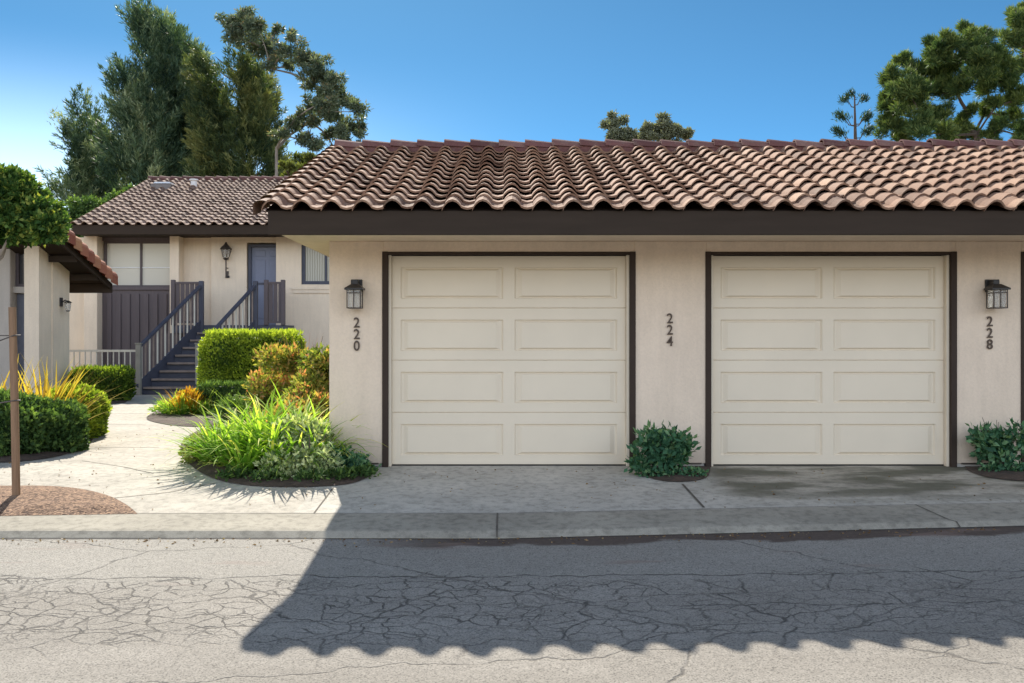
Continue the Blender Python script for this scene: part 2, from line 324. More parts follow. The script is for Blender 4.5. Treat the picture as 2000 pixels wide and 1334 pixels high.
# ------------------------------------------------------------------ object helpers
def tag(o, label=None, cat=None, group=None, kind=None):
    if label: o['label'] = label
    if cat: o['category'] = cat
    if group: o['group'] = group
    if kind: o['kind'] = kind
    return o
def empty(name, loc, label, cat, group=None):
    o = bpy.data.objects.new(name, None); col.objects.link(o); o.location = loc; o.empty_display_size = .2
    bpy.context.view_layer.update()
    return tag(o, label, cat, group)
def link(name, me, mat, parent=None):
    """meshes are built in world coordinates; a child keeps them whatever its parent's place"""
    if mat is not None: me.materials.append(mat)
    o = bpy.data.objects.new(name, me); col.objects.link(o)
    if parent is not None:
        o.parent = parent
        off = Vector((0, 0, 0)); p = parent
        while p is not None: off += p.location; p = p.parent
        if off.length > 0: me.transform(__import__('mathutils').Matrix.Translation(-off))
    return o
class MB:
    def __init__(s): s.v = []; s.f = []; s.t = []
    def add(s, vs, fs, t=.5):
        k = len(s.v); s.v += [tuple(x) for x in vs]; s.f += [tuple(i + k for i in f) for f in fs]; s.t += [t] * len(fs)
    def box(s, x0, x1, y0, y1, z0, z1, b=0., t=.5):
        if b <= 0:
            vs = [(x, y, z) for z in (z0, z1) for y in (y0, y1) for x in (x0, x1)]
            s.add(vs, [(0, 2, 3, 1), (4, 5, 7, 6), (0, 1, 5, 4), (2, 6, 7, 3), (0, 4, 6, 2), (1, 3, 7, 5)], t); return
        bm = bmesh.new(); bmesh.ops.create_cube(bm, size=1)
        for v in bm.verts:
            v.co = Vector(((x0 + x1) / 2 + v.co.x * (x1 - x0), (y0 + y1) / 2 + v.co.y * (y1 - y0), (z0 + z1) / 2 + v.co.z * (z1 - z0)))
        bmesh.ops.bevel(bm, geom=bm.edges[:], offset=b, segments=1, affect='EDGES')
        bm.verts.index_update(); s.add([v.co[:] for v in bm.verts], [[v.index for v in f.verts] for f in bm.faces], t); bm.free()
    def prism(s, pts, ax, a, b_, t=.5):
        """pts: closed 2D outline; ax: extrusion axis 0/1/2 from a to b_"""
        n = len(pts); vs = []
        for q in (a, b_):
            for p in pts:
                c = list(p); c.insert(ax, q); vs.append(c)
        s.add(vs, [tuple(range(n))[::-1], tuple(range(n, 2 * n))] + [(i, (i + 1) % n, n + (i + 1) % n, n + i) for i in range(n)], t)
    def tube(s, pts, rad, n=8, t=.5, cap=True):
        pts = [Vector(p) for p in pts]; k = len(pts)
        rad = rad if isinstance(rad, (list, tuple)) else [rad] * k
        vs = []; up = Vector((.13, .21, 1)).normalized()
        for i, p in enumerate(pts):
            d = (pts[min(i + 1, k - 1)] - pts[max(i - 1, 0)]).normalized()
            a = d.cross(up if abs(d.dot(up)) < .95 else Vector((1, 0, 0))).normalized(); b2 = d.cross(a)
            for j in range(n):
                an = 2 * math.pi * j / n; vs.append(p + (a * math.cos(an) + b2 * math.sin(an)) * rad[i])
        fs = [(i * n + j, i * n + (j + 1) % n, (i + 1) * n + (j + 1) % n, (i + 1) * n + j) for i in range(k - 1) for j in range(n)]
        if cap: fs += [tuple(range(n))[::-1], tuple((k - 1) * n + j for j in range(n))]
        s.add(vs, fs, t)
    def beam(s, p0, p1, w, h, t=.5):
        """rectangular bar from p0 to p1; w across (horizontal), h in height"""
        p0, p1 = Vector(p0), Vector(p1); d = (p1 - p0).normalized()
        a = d.cross(Vector((0, 0, 1)));
        a = Vector((1, 0, 0)) if a.length < .01 else a.normalized()
        u = a.cross(d).normalized(); vs = []
        for p in (p0, p1):
            for i, j in ((-1, -1), (1, -1), (1, 1), (-1, 1)): vs.append(p + a * (w / 2 * i) + u * (h / 2 * j))
        s.add(vs, [(3, 2, 1, 0), (4, 5, 6, 7), (0, 1, 5, 4), (1, 2, 6, 5), (2, 3, 7, 6), (3, 0, 4, 7)], t)
    def build(s, name, mat, parent=None, smooth=False, fixn=True):
        me = bpy.data.meshes.new(name); me.from_pydata(s.v, [], s.f)
        a = me.attributes.new('tint', 'FLOAT', 'FACE'); a.data.foreach_set('value', np.array(s.t, dtype=np.float32))
        me.update()
        if fixn:
            bm = bmesh.new(); bm.from_mesh(me); bmesh.ops.recalc_face_normals(bm, faces=bm.faces); bm.to_mesh(me); bm.free()
        if smooth: me.polygons.foreach_set('use_smooth', [True] * len(me.polygons))
        return link(name, me, mat, parent)
def np_mesh(name, V, Q, T, mat, parent=None, smooth=False):
    V = np.asarray(V, dtype=np.float32); Q = np.asarray(Q, dtype=np.int32); me = bpy.data.meshes.new(name)
    me.vertices.add(len(V)); me.vertices.foreach_set('co', V.ravel())
    me.loops.add(Q.size); me.loops.foreach_set('vertex_index', Q.ravel())
    me.polygons.add(len(Q)); me.polygons.foreach_set('loop_start', np.arange(0, Q.size, Q.shape[1], dtype=np.int32))
    me.polygons.foreach_set('loop_total', np.full(len(Q), Q.shape[1], dtype=np.int32))
    a = me.attributes.new('tint', 'FLOAT', 'FACE'); a.data.foreach_set('value', np.asarray(T, dtype=np.float32))
    me.update(calc_edges=True); me.validate()
    if smooth: me.polygons.foreach_set('use_smooth', [True] * len(me.polygons))
    return link(name, me, mat, parent)

# ------------------------------------------------------------------ ground, road, curb, paving
def grid_sheet(name, xs, ys_of, zf, mat, parent=None):
    """sheet over stations xs; ys_of(X) gives the row positions"""
    m = MB(); rows = [[(X, Y, zf(X, Y)) for Y in ys_of(X)] for X in xs]; k = len(rows[0])
    vs = [p for r in rows for p in r]
    fs = [(i * k + j, (i + 1) * k + j, (i + 1) * k + j + 1, i * k + j + 1) for i in range(len(xs) - 1) for j in range(k - 1)]
    m.add(vs, fs); return m.build(name, mat, parent, smooth=False, fixn=False)
XS = [-60, -30, -14, -10] + [x * .4 for x in range(-20, 24)] + [12, 20, 40, 60]
def under(X, Y):
    if Y > 9.3: return -.02
    return min(-.20, -.2 - .068 * (6.88 - max(Y, -2))) - .14
gr = grid_sheet('ground', [-600, -60, -20, 0, 20, 60, 600], lambda X: [-300, -40, -2, 2, 6.5, 9.25, 9.35, 40, 900], under, EARTH)
tag(gr, kind='structure')
rd = grid_sheet('road', XS, lambda X: [-60, -20, -2] + list(np.linspace(-1, 6.6, 26)) + [6.88 + skew(X)], road_z, ROAD)
tag(rd, kind='structure')
# curb: one long strip with a small face
m = MB(); prof = []
for X in XS:
    yb, yf = curb_back(X), curb_front(X)
    prof.append([(X, yb + .0, gz(X, yb) - .004), (X, yb - .012, gz(X, yb) + .004), (X, yf + .06, -.152 + tilt(X, yf)), (X, yf + .02, -.159 + tilt(X, yf)),
                 (X, yf - .045, -.196 + tilt(X, yf)), (X, yf - .05, -.3)])
k = len(prof[0]); vs = [p for r in prof for p in r]
m.add(vs, [(i * k + j, (i + 1) * k + j, (i + 1) * k + j + 1, i * k + j + 1) for i in range(len(XS) - 1) for j in range(k - 1)])
cb = m.build('curb', CURBM, fixn=False); tag(cb, kind='structure')
XA = [x for x in XS if x >= -60]
pth = grid_sheet('path', [-60, -30, -14, -10] + [x * .4 for x in range(-20, -4)] + [-1.7], lambda X: list(np.linspace(curb_back(X), D, 6)) + [11, 14, 18, 22, 27], lambda X, Y: gz(X, Y), PATHM)
tag(pth, kind='structure')
drv = grid_sheet('driveway', [-1.7, -1.2] + [x * .4 for x in range(-2, 24)] + [12, 20, 40, 60], lambda X: list(np.linspace(curb_back(X), D + .35, 7)), lambda X, Y: gz(X, min(Y, 9.6)), CONC)
tag(drv, kind='structure')
# joints between slabs: narrow dirt-filled grooves
def joint(parent, pts, w=.010, on='pave'):
    m = MB()
    P = []
    for a, b_ in zip(pts[:-1], pts[1:]):
        for i in range(6): P.append(Vector(a).lerp(Vector(b_), i / 6))
    P.append(Vector(pts[-1]))
    vs = []
    for i, p in enumerate(P):
        d = (P[min(i + 1, len(P) - 1)] - P[max(i - 1, 0)]); d.z = 0; d.normalize(); s = Vector((-d.y, d.x, 0)) * w / 2
        for q in (p + s, p - s):
            z = gz(q.x, q.y) + .0035
            if on == 'curb':
                z = None
            vs.append((q.x, q.y, z if z is not None else p.z))
    m.add(vs, [(2 * i, 2 * i + 1, 2 * i + 3, 2 * i + 2) for i in range(len(P) - 1)])
    return m.build('joint', JOINT, parent, fixn=False)
joint(pth, [G(651, 953), G(613, 1003)], .012)
joint(drv, [G(1333, 946), G(1375, 992)], .022)
joint(pth, [G(215, 974), G(330, 962), G(420, 944)], .012)
joint(pth, [G(30, 905), G(160, 900), G(300, 925)], .01)
joint(pth, [G(185, 874), G(310, 874)], .016)
joint(pth, [G(190, 829), G(285, 829)], .016)
joint(pth, [G(187, 808), G(300, 808)], .02)
m = MB()
for X, w in ((-.055, .014), (3.36, .012), (4.9, .012)):
    yb, yf = curb_back(X), curb_front(X); t = tilt(X, yf)
    j = 0 if X < 0 else .1
    ps = [(X, yb, gz(X, yb) + .007), (X + j * .6, yf + .06, -.148 + t), (X + j, yf + .018, -.156 + t), (X + j, yf - .05, -.192 + t)]
    vs = []
    for p in ps: vs += [(p[0] - w / 2, p[1] - .002, p[2]), (p[0] + w / 2, p[1] - .002, p[2])]
    m.add(vs, [(2 * i, 2 * i + 1, 2 * i + 3, 2 * i + 2) for i in range(3)])
m.build('joint', JOINT, cb, fixn=False)
m = MB(); vs = []
for X in XS:
    yb = curb_back(X)
    for dy in (-.016, -.007): vs.append((X, yb + dy, gz(X, yb + dy) + .0075))
m.add(vs, [(2 * i, 2 * i + 2, 2 * i + 3, 2 * i + 1) for i in range(len(XS) - 1)]); m.build('back_joint', JOINT, cb, fixn=False)

def bed(name, pts, mat, lift=.008, mound=.03, label=None, cat=None):
    bm = bmesh.new(); vs = [bm.verts.new((p[0], p[1], 0)) for p in pts]; bm.faces.new(vs)
    bmesh.ops.triangulate(bm, faces=bm.faces[:])
    for _ in range(5):
        ed = [e for e in bm.edges if e.calc_length() > .3]
        if not ed: break
        bmesh.ops.subdivide_edges(bm, edges=ed, cuts=1); bmesh.ops.triangulate(bm, faces=bm.faces[:])
    P = [Vector((p[0], p[1], 0)) for p in pts]
    for v in bm.verts:
        d = min(((v.co - (a + (b_ - a) * max(0, min(1, (v.co - a).dot(b_ - a) / max((b_ - a).length_squared, 1e-9))))).length) for a, b_ in zip(P, P[1:] + P[:1]))
        k = min(d / .15, 1)
        v.co.z = gz(v.co.x, v.co.y) + lift + k * (mound + .02 * mnoise.noise(v.co * 4))
    bmesh.ops.recalc_face_normals(bm, faces=bm.faces)
    for f in bm.faces:
        if f.normal.z < 0: f.normal_flip()
        f.smooth = True
    me = bpy.data.meshes.new(name); bm.to_mesh(me); bm.free()
    return tag(link(name, me, mat), kind='structure')
def smoothpoly(pts, it=2):
    for _ in range(it):
        q = []
        for a, b_ in zip(pts, pts[1:]):
            a, b_ = Vector(a), Vector(b_); q += [a.lerp(b_, .25), a.lerp(b_, .75)]
        pts = [Vector(pts[0])] + q + [Vector(pts[-1])]
    return pts
edge_r = smoothpoly([G(735, 914), G(728, 930), G(690, 946), G(640, 951), G(560, 953), G(480, 950), G(410, 936), G(365, 908), G(350, 880), G(358, 856), G(390, 840)])
edge_r2 = smoothpoly([G(425, 834), G(350, 834), G(293, 824), G(283, 816), G(305, 803), G(345, 793), G(388, 783)])
bed('planting_bed', [(-1.22, 9.225, 0)] + edge_r + edge_r2 + [(-6.5, 20, 0), (-1.7, 20, 0), (-1.7, 9.225, 0)], SOIL)
edge_l = smoothpoly([G(-500, 915), G(0, 905), G(60, 901), G(110, 893), G(160, 880), G(184, 860), G(190, 830), G(184, 802), G(205, 790), G(245, 787)])
bed('planting_bed', edge_l + [(-8.35, 20.8, 0), (-14, 20.8, 0), (-14, 10, 0)], SOIL)
bed('mulch_bed', smoothpoly([G(-600, 956), G(0, 950), G(90, 949), G(160, 955), G(215, 969), G(250, 988), G(268, 1004)]) + [G(268, 1005), G(0, 1009), G(-600, 1009)], MULCH, .006, .03)
bed('planting_bed', [(1.36, 9.225, 0)] + smoothpoly([G(1245, 905), G(1250, 928), G(1290, 941), G(1340, 943), G(1382, 936), G(1388, 920), G(1386, 909)]) + [(1.98, 9.225, 0)], SOIL, .008, .015)
bed('planting_bed', [(4.6, 9.225, 0)] + smoothpoly([G(1884, 912), G(1895, 924), G(1940, 936), G(2010, 942), G(2060, 935)]) + [(5.15, 9.225, 0)], SOIL, .008, .015)

# ------------------------------------------------------------------ clay tile roofs
PER = .2706
def s_prof(u):
    if u < 0: return -.030
    u = u % 1.
    if u < .60: return .062 * math.sin(math.pi * u / .60) ** .85
    return -.016 * math.sin(math.pi * (u - .60) / .40)
US = [-.05, 0, .04, .1, .18, .30, .42, .50, .56, .60, .70, .80, .90, 1.0]
def tile_slope(mb, x0, ncol, y_e, z_e, run, pitch, rows, sgn=1, thick=.02, lift=.040, jit=.006, ends=True):
    """rows of S tiles climbing from the eave (y_e, z_e) for `run` metres in direction sgn (+1 = away)"""
    ca = 1 / math.hypot(1, pitch); nY, nZ = -pitch * ca * sgn, ca
    step = run / rows
    for r in range(rows):
        for c in range(ncol):
            t = min(max(random.gauss(.5, .22), 0), 1); dx = random.uniform(-jit, jit); dy = random.uniform(-jit, jit) * 1.3; dl = random.uniform(-.004, .006)
            a0, a1 = r * step + dy, (r + 1) * step + .02
            top, low, inn = [], [], []
            for u in US:
                X = x0 + (c + u) * PER + dx; h = s_prof(u) if u < 1 else -.004
                for lst, a, hh in ((low, a0, h + lift + dl), (top, a1, h * .98 - .002), (inn, a0 + .004, h + lift + dl - thick)):
                    lst.append((X, y_e + sgn * a + nY * hh, z_e + pitch * a + nZ * hh))
            k = len(US); vs = low + top + inn
            fs = [(i, i + 1, k + i + 1, k + i) for i in range(k - 1)] + [(2 * k + i, 2 * k + i + 1, i + 1, i) for i in range(k - 1)]
            mb.add(vs, fs, t)
            if ends and r == 0:    # underside of the eave tiles
                und = [(x, y + sgn * .3, z + pitch * .3) for x, y, z in inn]
                mb.add(inn + und, [(i, k + i, k + i + 1, i + 1) for i in range(k - 1)], t * .5)
def ridge(mb, x0, x1, y, z, L=.345, r0=.105, r1=.085):
    n = int((x1 - x0) / L); k = 9
    for i in range(n):
        t = random.random(); a = x0 + i * L + random.uniform(-.01, .01); vs = []; dz = random.uniform(-.006, .006)
        for xx, rr, zz in ((a, r0, .022), (a + L + .03, r1, .0), (a, r0 - .016, .018)):
            for j in range(k):
                an = math.pi * j / (k - 1); vs.append((xx, y - math.cos(an) * rr * 1.15, z + zz + dz + math.sin(an) * rr))
        mb.add(vs, [(j, j + 1, k + j + 1, k + j) for j in range(k - 1)] + [(2 * k + j, 2 * k + j + 1, j + 1, j) for j in range(k - 1)], t)

# ------------------------------------------------------------------ the garage row
PITCH, OVER = .353, .95
YE = D - OVER; XE = -2.17; ZE = 2.44; RUN = 3.55; NC = 46
XEND = XE + NC * PER
garage = empty('garage_building', (3.5, 12, 0), 'long cream stucco garage row with brown fascia and clay tile roof', 'garage')
m = MB(); tile_slope(m, XE, NC, YE, ZE, RUN, PITCH, 14); 
tile_slope(m, XE, NC, YE + 2 * RUN, ZE, RUN, PITCH, 14, -1)
roof = m.build('roof', TILE, garage, fixn=False)
zr = ZE + PITCH * RUN
m = MB(); ridge(m, XE + .02, XEND, YE + RUN, zr + .025); rc = m.build('ridge_cap', CAP, roof, fixn=False)
m = MB(); m.box(XE + .05, XEND, YE + RUN - .09, YE + RUN + .09, zr - .03, zr + .05); m.build('ridge_mortar', CAP, roof)
# rake: barrel tiles over the gable edge and the roof deck under the tiles
m = MB()
for sg in (1, -1):
    for r in range(14):
        st = RUN / 14; a0, a1 = r * st, (r + 1) * st + .03; yb = YE if sg == 1 else YE + 2 * RUN
        vs = []; t = random.random()
        for a, l_ in ((a0, .035), (a1, .005)):
            y, z = yb + sg * a, ZE + PITCH * a
            for j in range(8):
                an = math.pi * (1 - j / 7); vs.append((XE - .015 + .075 * math.cos(an), y, z + l_ + .045 * math.sin(an) + .01))
            vs.append((XE - .088, y, z + l_ - .085))
        k = 9; fs = [(i, i + 1, k + i + 1, k + i) for i in range(7)] + [(8, 0, k, k + 8)]
        m.add(vs, fs, t)
m.build('rake_tile', TILE, roof, fixn=False)
m = MB()
m.add([(XE + .0, YE + .06, ZE + .0), (XEND, YE + .06, ZE + .0), (XEND, YE + RUN, zr - .02), (XE, YE + RUN, zr - .02), (XE, YE + 2 * RUN - .06, ZE), (XEND, YE + 2 * RUN - .06, ZE)],
      [(0, 1, 2, 3), (3, 2, 5, 4)])
m.build('roof_deck', BROWN2, roof, fixn=False)
FT, FB = zat(416, YE + .05), zat(458.5, YE + .05)
m = MB(); xf = xat(523, YE + .05)
m.box(xf, XEND - .1, YE + .05, YE + .09, FB, FT + .02, .004); m.build('fascia', BROWN, garage)
m = MB(); m.box(xf, XEND - .1, YE + 2 * RUN - .09, YE + 2 * RUN - .05, FB, FT + .02)
m.build('fascia', BROWN, garage)
for sg in (1, -1):                                     # rake boards
    m = MB()
    yb = YE + .09 if sg == 1 else YE + 2 * RUN - .09
    ym = YE + RUN
    m.prism([(yb, FB), (yb, FT), (ym, zr - .03), (ym, zr - .24)] if sg == 1 else [(yb, FB), (ym, zr - .24), (ym, zr - .03), (yb, FT)], 0, xf, xf + .04)
    m.build('rake_board', BROWN, garage)
m = MB(); m.box(xf + .04, XEND - .1, YE + .09, YE + 2 * RUN - .09, FB + .035, FB + .05); m.build('soffit', STUCCO, garage)
XW0 = xat(643, D); YB = 14.3
openings = [(xat(749, D), xat(1239, D)), (xat(1380, D), xat(1866, D)), (xat(1996, D), xat(1996, D) + 2.5), (9.0 - .55, 9.0 + 1.6)]
ZT = zat(493, D)
m = MB(); x = XW0; WT = .30
for a, b_ in openings:
    m.box(x, a, D, D + WT, .035, FB + .035); m.box(a, b_, D, D + WT, ZT, FB + .035); x = b_
m.box(x, XEND - .5, D, D + WT, .035, FB + .035)
wall = m.build('wall', STUCCO, garage)
bv = wall.modifiers.new('b', 'BEVEL'); bv.width = .006; bv.segments = 2; bv.limit_method = 'ANGLE'
m = MB(); m.box(XW0, XW0 + .2, D + WT, YB, .035, FB + .035); m.box(XW0, XEND - .5, YB, YB + .2, .035, FB + .035)
m.prism([(D + .0, FB + .055), (YE + 2 * RUN - .95, FB + .055), (YE + RUN, zr - .1)], 0, XW0, XW0 + .15)
m.build('side_wall', STUCCO, garage)
m = MB()
x = XW0 + .015
for a, b_ in openings:
    m = MB(); m.box(x, a - .02, D + .012, D + WT, -.3, .033, .004); m.build('foundation', CONC_F, garage); x = b_ + .02
m = MB(); m.box(XW0 + .015, XW0 + .2, D + WT, YB, -.3, .033); m.build('foundation', CONC_F, garage)
x = XW0
for a, b_ in openings:
    m = MB(); m.box(x - (.004 if x == XW0 else -.01), a - .05, D - .006, D + .02, .028, .042); m.build('weep_screed', BRONZE, garage); x = b_ + .05
m = MB(); m.box(XW0 + .3, XEND - .6, D + .9, D + .95, 0, 2.3); m.build('inner_wall', BROWN2, garage)

def garage_door(x0, x1, idx, name='garage_door'):
    d = bpy.data.objects.new(name, None); col.objects.link(d); d.parent = garage; d.location = Vector(((x0 + x1) / 2, D + .1, 0)) - garage.location
    bpy.context.view_layer.update()
    zb = .0; T = .058
    f = MB()
    f.box(x0 - .012, x0 + T - .012, D - .014, D + .085, zb - .02, ZT + .008, .003); f.box(x1 - T + .012, x1 + .012, D - .014, D + .085, zb - .02, ZT + .008, .003)
    f.box(x0 + T - .012, x1 - T + .012, D - .012, D + .085, ZT - .022, ZT + .006, .003)
    f.build('door_frame', BROWN2, d)
    s_ = MB(); xa, xb = x0 + T - .012, x1 - T + .012
    s_.box(xa, xa + .028, D + .03, D + .115, zb, ZT - .024, .002); s_.build('door_stop', DOORM, d); s_ = MB(); s_.box(xb - .028, xb, D + .03, D + .115, zb, ZT - .024, .002)
    s_.build('door_stop', DOORM, d)
    xa += .03; xb -= .03; y = D + .085; zt = ZT - .026; H = (zt - zb - .012) / 4
    W = xb - xa; pxs = [xa, xa + .036 * W, xa + .476 * W, xa + .524 * W, xa + .964 * W, xb]
    for k in range(4):
        z0 = zb + .012 + k * H; z1 = z0 + H
        q = MB(); g = .004
        zs = [z0 + g, z0 + .18 * H, z0 + .775 * H, z1 - g]
        def P(a, b2, dy): return (a, y + dy, b2)
        for i in range(5):
            for j in range(3):
                a0, a1, b0, b1 = pxs[i], pxs[i + 1], zs[j], zs[j + 1]
                if j == 1 and i in (1, 3):
                    rings = []
                    for ins, iz, dy in ((0, 0, 0), (.016, .005, .019), (.030, .013, .019), (.075, .030, .002)):
                        rings.append([P(a0 + ins, b0 + iz, dy), P(a1 - ins, b0 + iz, dy), P(a1 - ins, b1 - iz, dy), P(a0 + ins, b1 - iz, dy)])
                    vs = [p for r_ in rings for p in r_]
                    fs = [(4 * r_ + e, 4 * r_ + (e + 1) % 4, 4 * (r_ + 1) + (e + 1) % 4, 4 * (r_ + 1) + e) for r_ in range(3) for e in range(4)] + [(12, 13, 14, 15)]
                    q.add(vs, fs)
                else: q.add([P(a0, b0, 0), P(a1, b0, 0), P(a1, b1, 0), P(a0, b1, 0)], [(0, 1, 2, 3)])
        for zz, s2 in ((z0, z0 + g), (z1, z1 - g)): q.add([P(xa, s2, 0), P(xb, s2, 0), P(xb, zz, .010), P(xa, zz, .010)], [(0, 1, 2, 3)])
        q.add([P(xa, z0, .010), P(xb, z0, .010), P(xb, z0, .04), P(xa, z0, .04)], [(0, 1, 2, 3)])
        q.add([P(xa, z1, .010), P(xb, z1, .010), P(xb, z1, .04), P(xa, z1, .04)], [(0, 1, 2, 3)])
        q.build('door_section', DOORM, d, fixn=False)
    r = MB(); r.box(xa, xb, y + .002, y + .03, zb - .004, zb + .010); r.build('bottom_seal', BLACK, d)
    return d
for i, (a, b_) in enumerate(openings[:3]): garage_door(a, b_, i)
garage_door(*openings[3], 3)

# house numbers
def number(px, py_top, py_bot, txt, label):
    Z0, Z1 = zat(py_top, D), zat(py_bot, D); X = xat(px, D); hgt = (Z0 - Z1) / len(txt)
    e = empty('house_number', (X, D, Z1), label, 'house number', 'house numbers on the garage piers')
    for i, ch in enumerate(txt):
        cu = bpy.data.curves.new('digit', 'FONT'); cu.body = ch; cu.align_x = 'CENTER'; cu.size = hgt * 1.22; cu.extrude = .004; cu.offset = .0016
        tmp = bpy.data.objects.new('t', cu); col.objects.link(tmp); bpy.context.view_layer.update()
        me = bpy.data.meshes.new_from_object(tmp.evaluated_get(bpy.context.evaluated_depsgraph_get())); bpy.data.objects.remove(tmp)
        zz = Z0 - (i + 1) * hgt + hgt * .06
        for v in me.vertices: v.co = Vector((X + v.co.x * .92, D - .012 - v.co.z, zz + v.co.y))
        me.name = 'digit'; link('digit', me, NUMM, e)
number(697, 618, 686, '220', 'dark metal number 220 on the leftmost garage pier, below the lantern')
number(1308, 610, 677, '224', 'dark metal number 224 on the middle garage pier, no lantern above')
number(1932, 616, 683, '228', 'dark metal number 228 on the right garage pier, below the lantern')

# wall lanterns on the piers
def lantern(px, label):
    X = xat(px, D); z1 = zat(546, D); s = D / F
    e = empty('wall_lantern', (X, D, z1 - .3), label, 'wall lamp', 'lanterns on the garage piers')
    q = MB(); q.box(X - .057, X + .057, D - .022, D - .001, z1 - .125, z1, .005); q.build('backplate', BLACK, e)
    q = MB(); q.box(X - .032, X + .032, D - .12, D - .022, z1 - .070, z1 - .006, .006); q.build('arm', BLACK, e)
    y0, y1 = D - .20, D - .055; zc = z1 - .095
    q = MB(); xs = .078
    q.add([(X - xs - .012, y0 - .014, zc), (X + xs + .012, y0 - .014, zc), (X + xs + .012, y1 + .01, zc), (X - xs - .012, y1 + .01, zc),
           (X - .035, y0 + .055, zc + .042), (X + .035, y0 + .055, zc + .042), (X + .035, y1 - .01, zc + .048), (X - .035, y1 - .01, zc + .048),
           (X - xs - .012, y0 - .014, zc - .016), (X + xs + .012, y0 - .014, zc - .016), (X + xs + .012, y1 + .01, zc - .016), (X - xs - .012, y1 + .01, zc - .016)],
          [(4, 5, 6, 7), (0, 1, 5, 4), (1, 2, 6, 5), (2, 3, 7, 6), (3, 0, 4, 7), (8, 9, 1, 0), (9, 10, 2, 1), (10, 11, 3, 2), (11, 8, 0, 3), (11, 10, 9, 8)])
    q.build('hood', BLACK, e)
    zb = zc - .19; q = MB(); xs -= .008; t_ = .009
    for xx in (X - xs, X + xs - t_):
        for yy in (y0, y1 - t_): q.box(xx, xx + t_, yy, yy + t_, zb, zc - .016)
    for xx in (X - t_ / 2,): q.box(xx, xx + t_, y0, y0 + t_, zb, zc - .016)
    for zz in (zb - .009, zc - .05):
        q.box(X - xs, X + xs, y0 - .001, y0 + t_, zz, zz + t_); q.box(X - xs, X + xs, y1 - t_, y1 + .001, zz, zz + t_)
        q.box(X - xs - .001, X - xs + t_, y0 + t_, y1 - t_, zz, zz + t_); q.box(X + xs - t_, X + xs + .001, y0 + t_, y1 - t_, zz, zz + t_)
    q.build('cage', BRONZE, e)
    q = MB(); q.box(X - xs + .012, X + xs - .012, y0 + .012, y1 - .012, zb + .002, zc - .018); q.build('glass', LGLASS, e)
lantern(697, 'black lantern on the leftmost garage pier above number 220')
lantern(1934, 'black lantern on the right garage pier above number 228')

# ------------------------------------------------------------------ house at the end of the path
YF = 24.0; S = F / YF
house = empty('house', (-6, 26, 0), 'cream house with tiled roof and stairs at the end of the path', 'house')
HYE = 23.05; HX0 = xat(137, HYE); HZE = zat(440, HYE); HRUN = 5.1; HPITCH = (zat(352, HYE + HRUN) - HZE) / HRUN; HNC = 48
m = MB(); tile_slope(m, HX0, HNC, HYE, HZE, HRUN, HPITCH, 19, ends=False); tile_slope(m, HX0, HNC, HYE + 2 * HRUN, HZE, HRUN, HPITCH, 19, -1, ends=False)
hroof = m.build('roof', TILE_FAR, house, fixn=False)
m = MB(); ridge(m, HX0 + .02, HX0 + HNC * PER, HYE + HRUN, HZE + HPITCH * HRUN + .01); m.build('ridge_cap', CAP, hroof, fixn=False)
hx1 = HX0 + HNC * PER
m = MB(); m.add([(HX0, HYE + .06, HZE), (hx1, HYE + .06, HZE), (hx1, HYE + HRUN, HZE + HPITCH * HRUN - .02), (HX0, HYE + HRUN, HZE + HPITCH * HRUN - .02), (HX0, HYE + 2 * HRUN - .06, HZE), (hx1, HYE + 2 * HRUN - .06, HZE)], [(0, 1, 2, 3), (3, 2, 5, 4)])
m.build('roof_deck', BROWN2, hroof, fixn=False)
m = MB(); m.box(HX0 + .05, hx1, HYE + HRUN - .09, HYE + HRUN + .09, HZE + HPITCH * HRUN - .03, HZE + HPITCH * HRUN + .05); m.build('ridge_mortar', CAP, hroof)
m = MB(); hf1, hf0 = HZE + .012, zat(457, HYE)
m.box(HX0 + .03, hx1, HYE + .05, HYE + .09, hf0, hf1); m.box(HX0 + .07, hx1, HYE + .09, YF + .4, hf0 + .02, hf0 + .04)
ym = HYE + HRUN; zt_ = HZE + HPITCH * HRUN
m.prism([(HYE + .09, hf0), (HYE + .09, hf1), (ym, zt_ - .03), (ym, zt_ - .25)], 0, HX0 + .03, HX0 + .07)
m.build('fascia', BROWN, house)
LZ = CH + 25 / (F / 23.0)                      # landing height
def hx(px, Y=YF): return xat(px, Y)
def hz(py, Y=YF): return zat(py, Y)
ZC = hf0 + .03
m = MB()
m.box(-11.8, hx(198), YF + .12, YF + .4, 0, ZC)                     # recessed wall left
m.box(hx(172), hx(198), YF - .25, YF + .118, 0, ZC, .01)                # pale pier
m.box(hx(338), hx(356), YF - .25, YF + .3, 0, ZC, .01)                  # pier right of the big window
m.box(hx(356), hx(413), YF + .1, YF + .4, 0, ZC)
m.box(hx(413), hx(482), YF - .02, YF + .4, 0, ZC)
m.box(hx(482), hx(541), YF - .02, YF + .4, hz(474), ZC)
m.box(hx(482), hx(541), YF - .02, YF + .4, 0, LZ)
m.box(hx(541), hx(590), YF - .1, YF + .4, 0, ZC)
m.box(hx(590), hx(668), YF - .1, YF + .4, 0, hz(556)); m.box(hx(590), hx(668), YF - .1, YF + .4, hz(474), ZC)
m.box(hx(668), hx1 - .3, YF - .1, YF + .4, 0, ZC)
m.box(HX0 + .12, HX0 + .3, YF + .4, HYE + 2 * HRUN - 1, 0, ZC)
m.prism([(YF - .3, ZC), (HYE + 2 * HRUN - 1, ZC), (ym, zt_ - .12)], 0, HX0 + .12, HX0 + .3)
m.box(HX0 + .3, hx1 - .3, YF + 2.5, YF + 2.6, 0, ZC)
m.build('wall', STUCCO2, house)
m = MB()                                                                # window band header and siding below
m.box(hx(198), hx(338), YF + .05, YF + .3, hz(470), ZC); m.build('window_header', PURP, house)
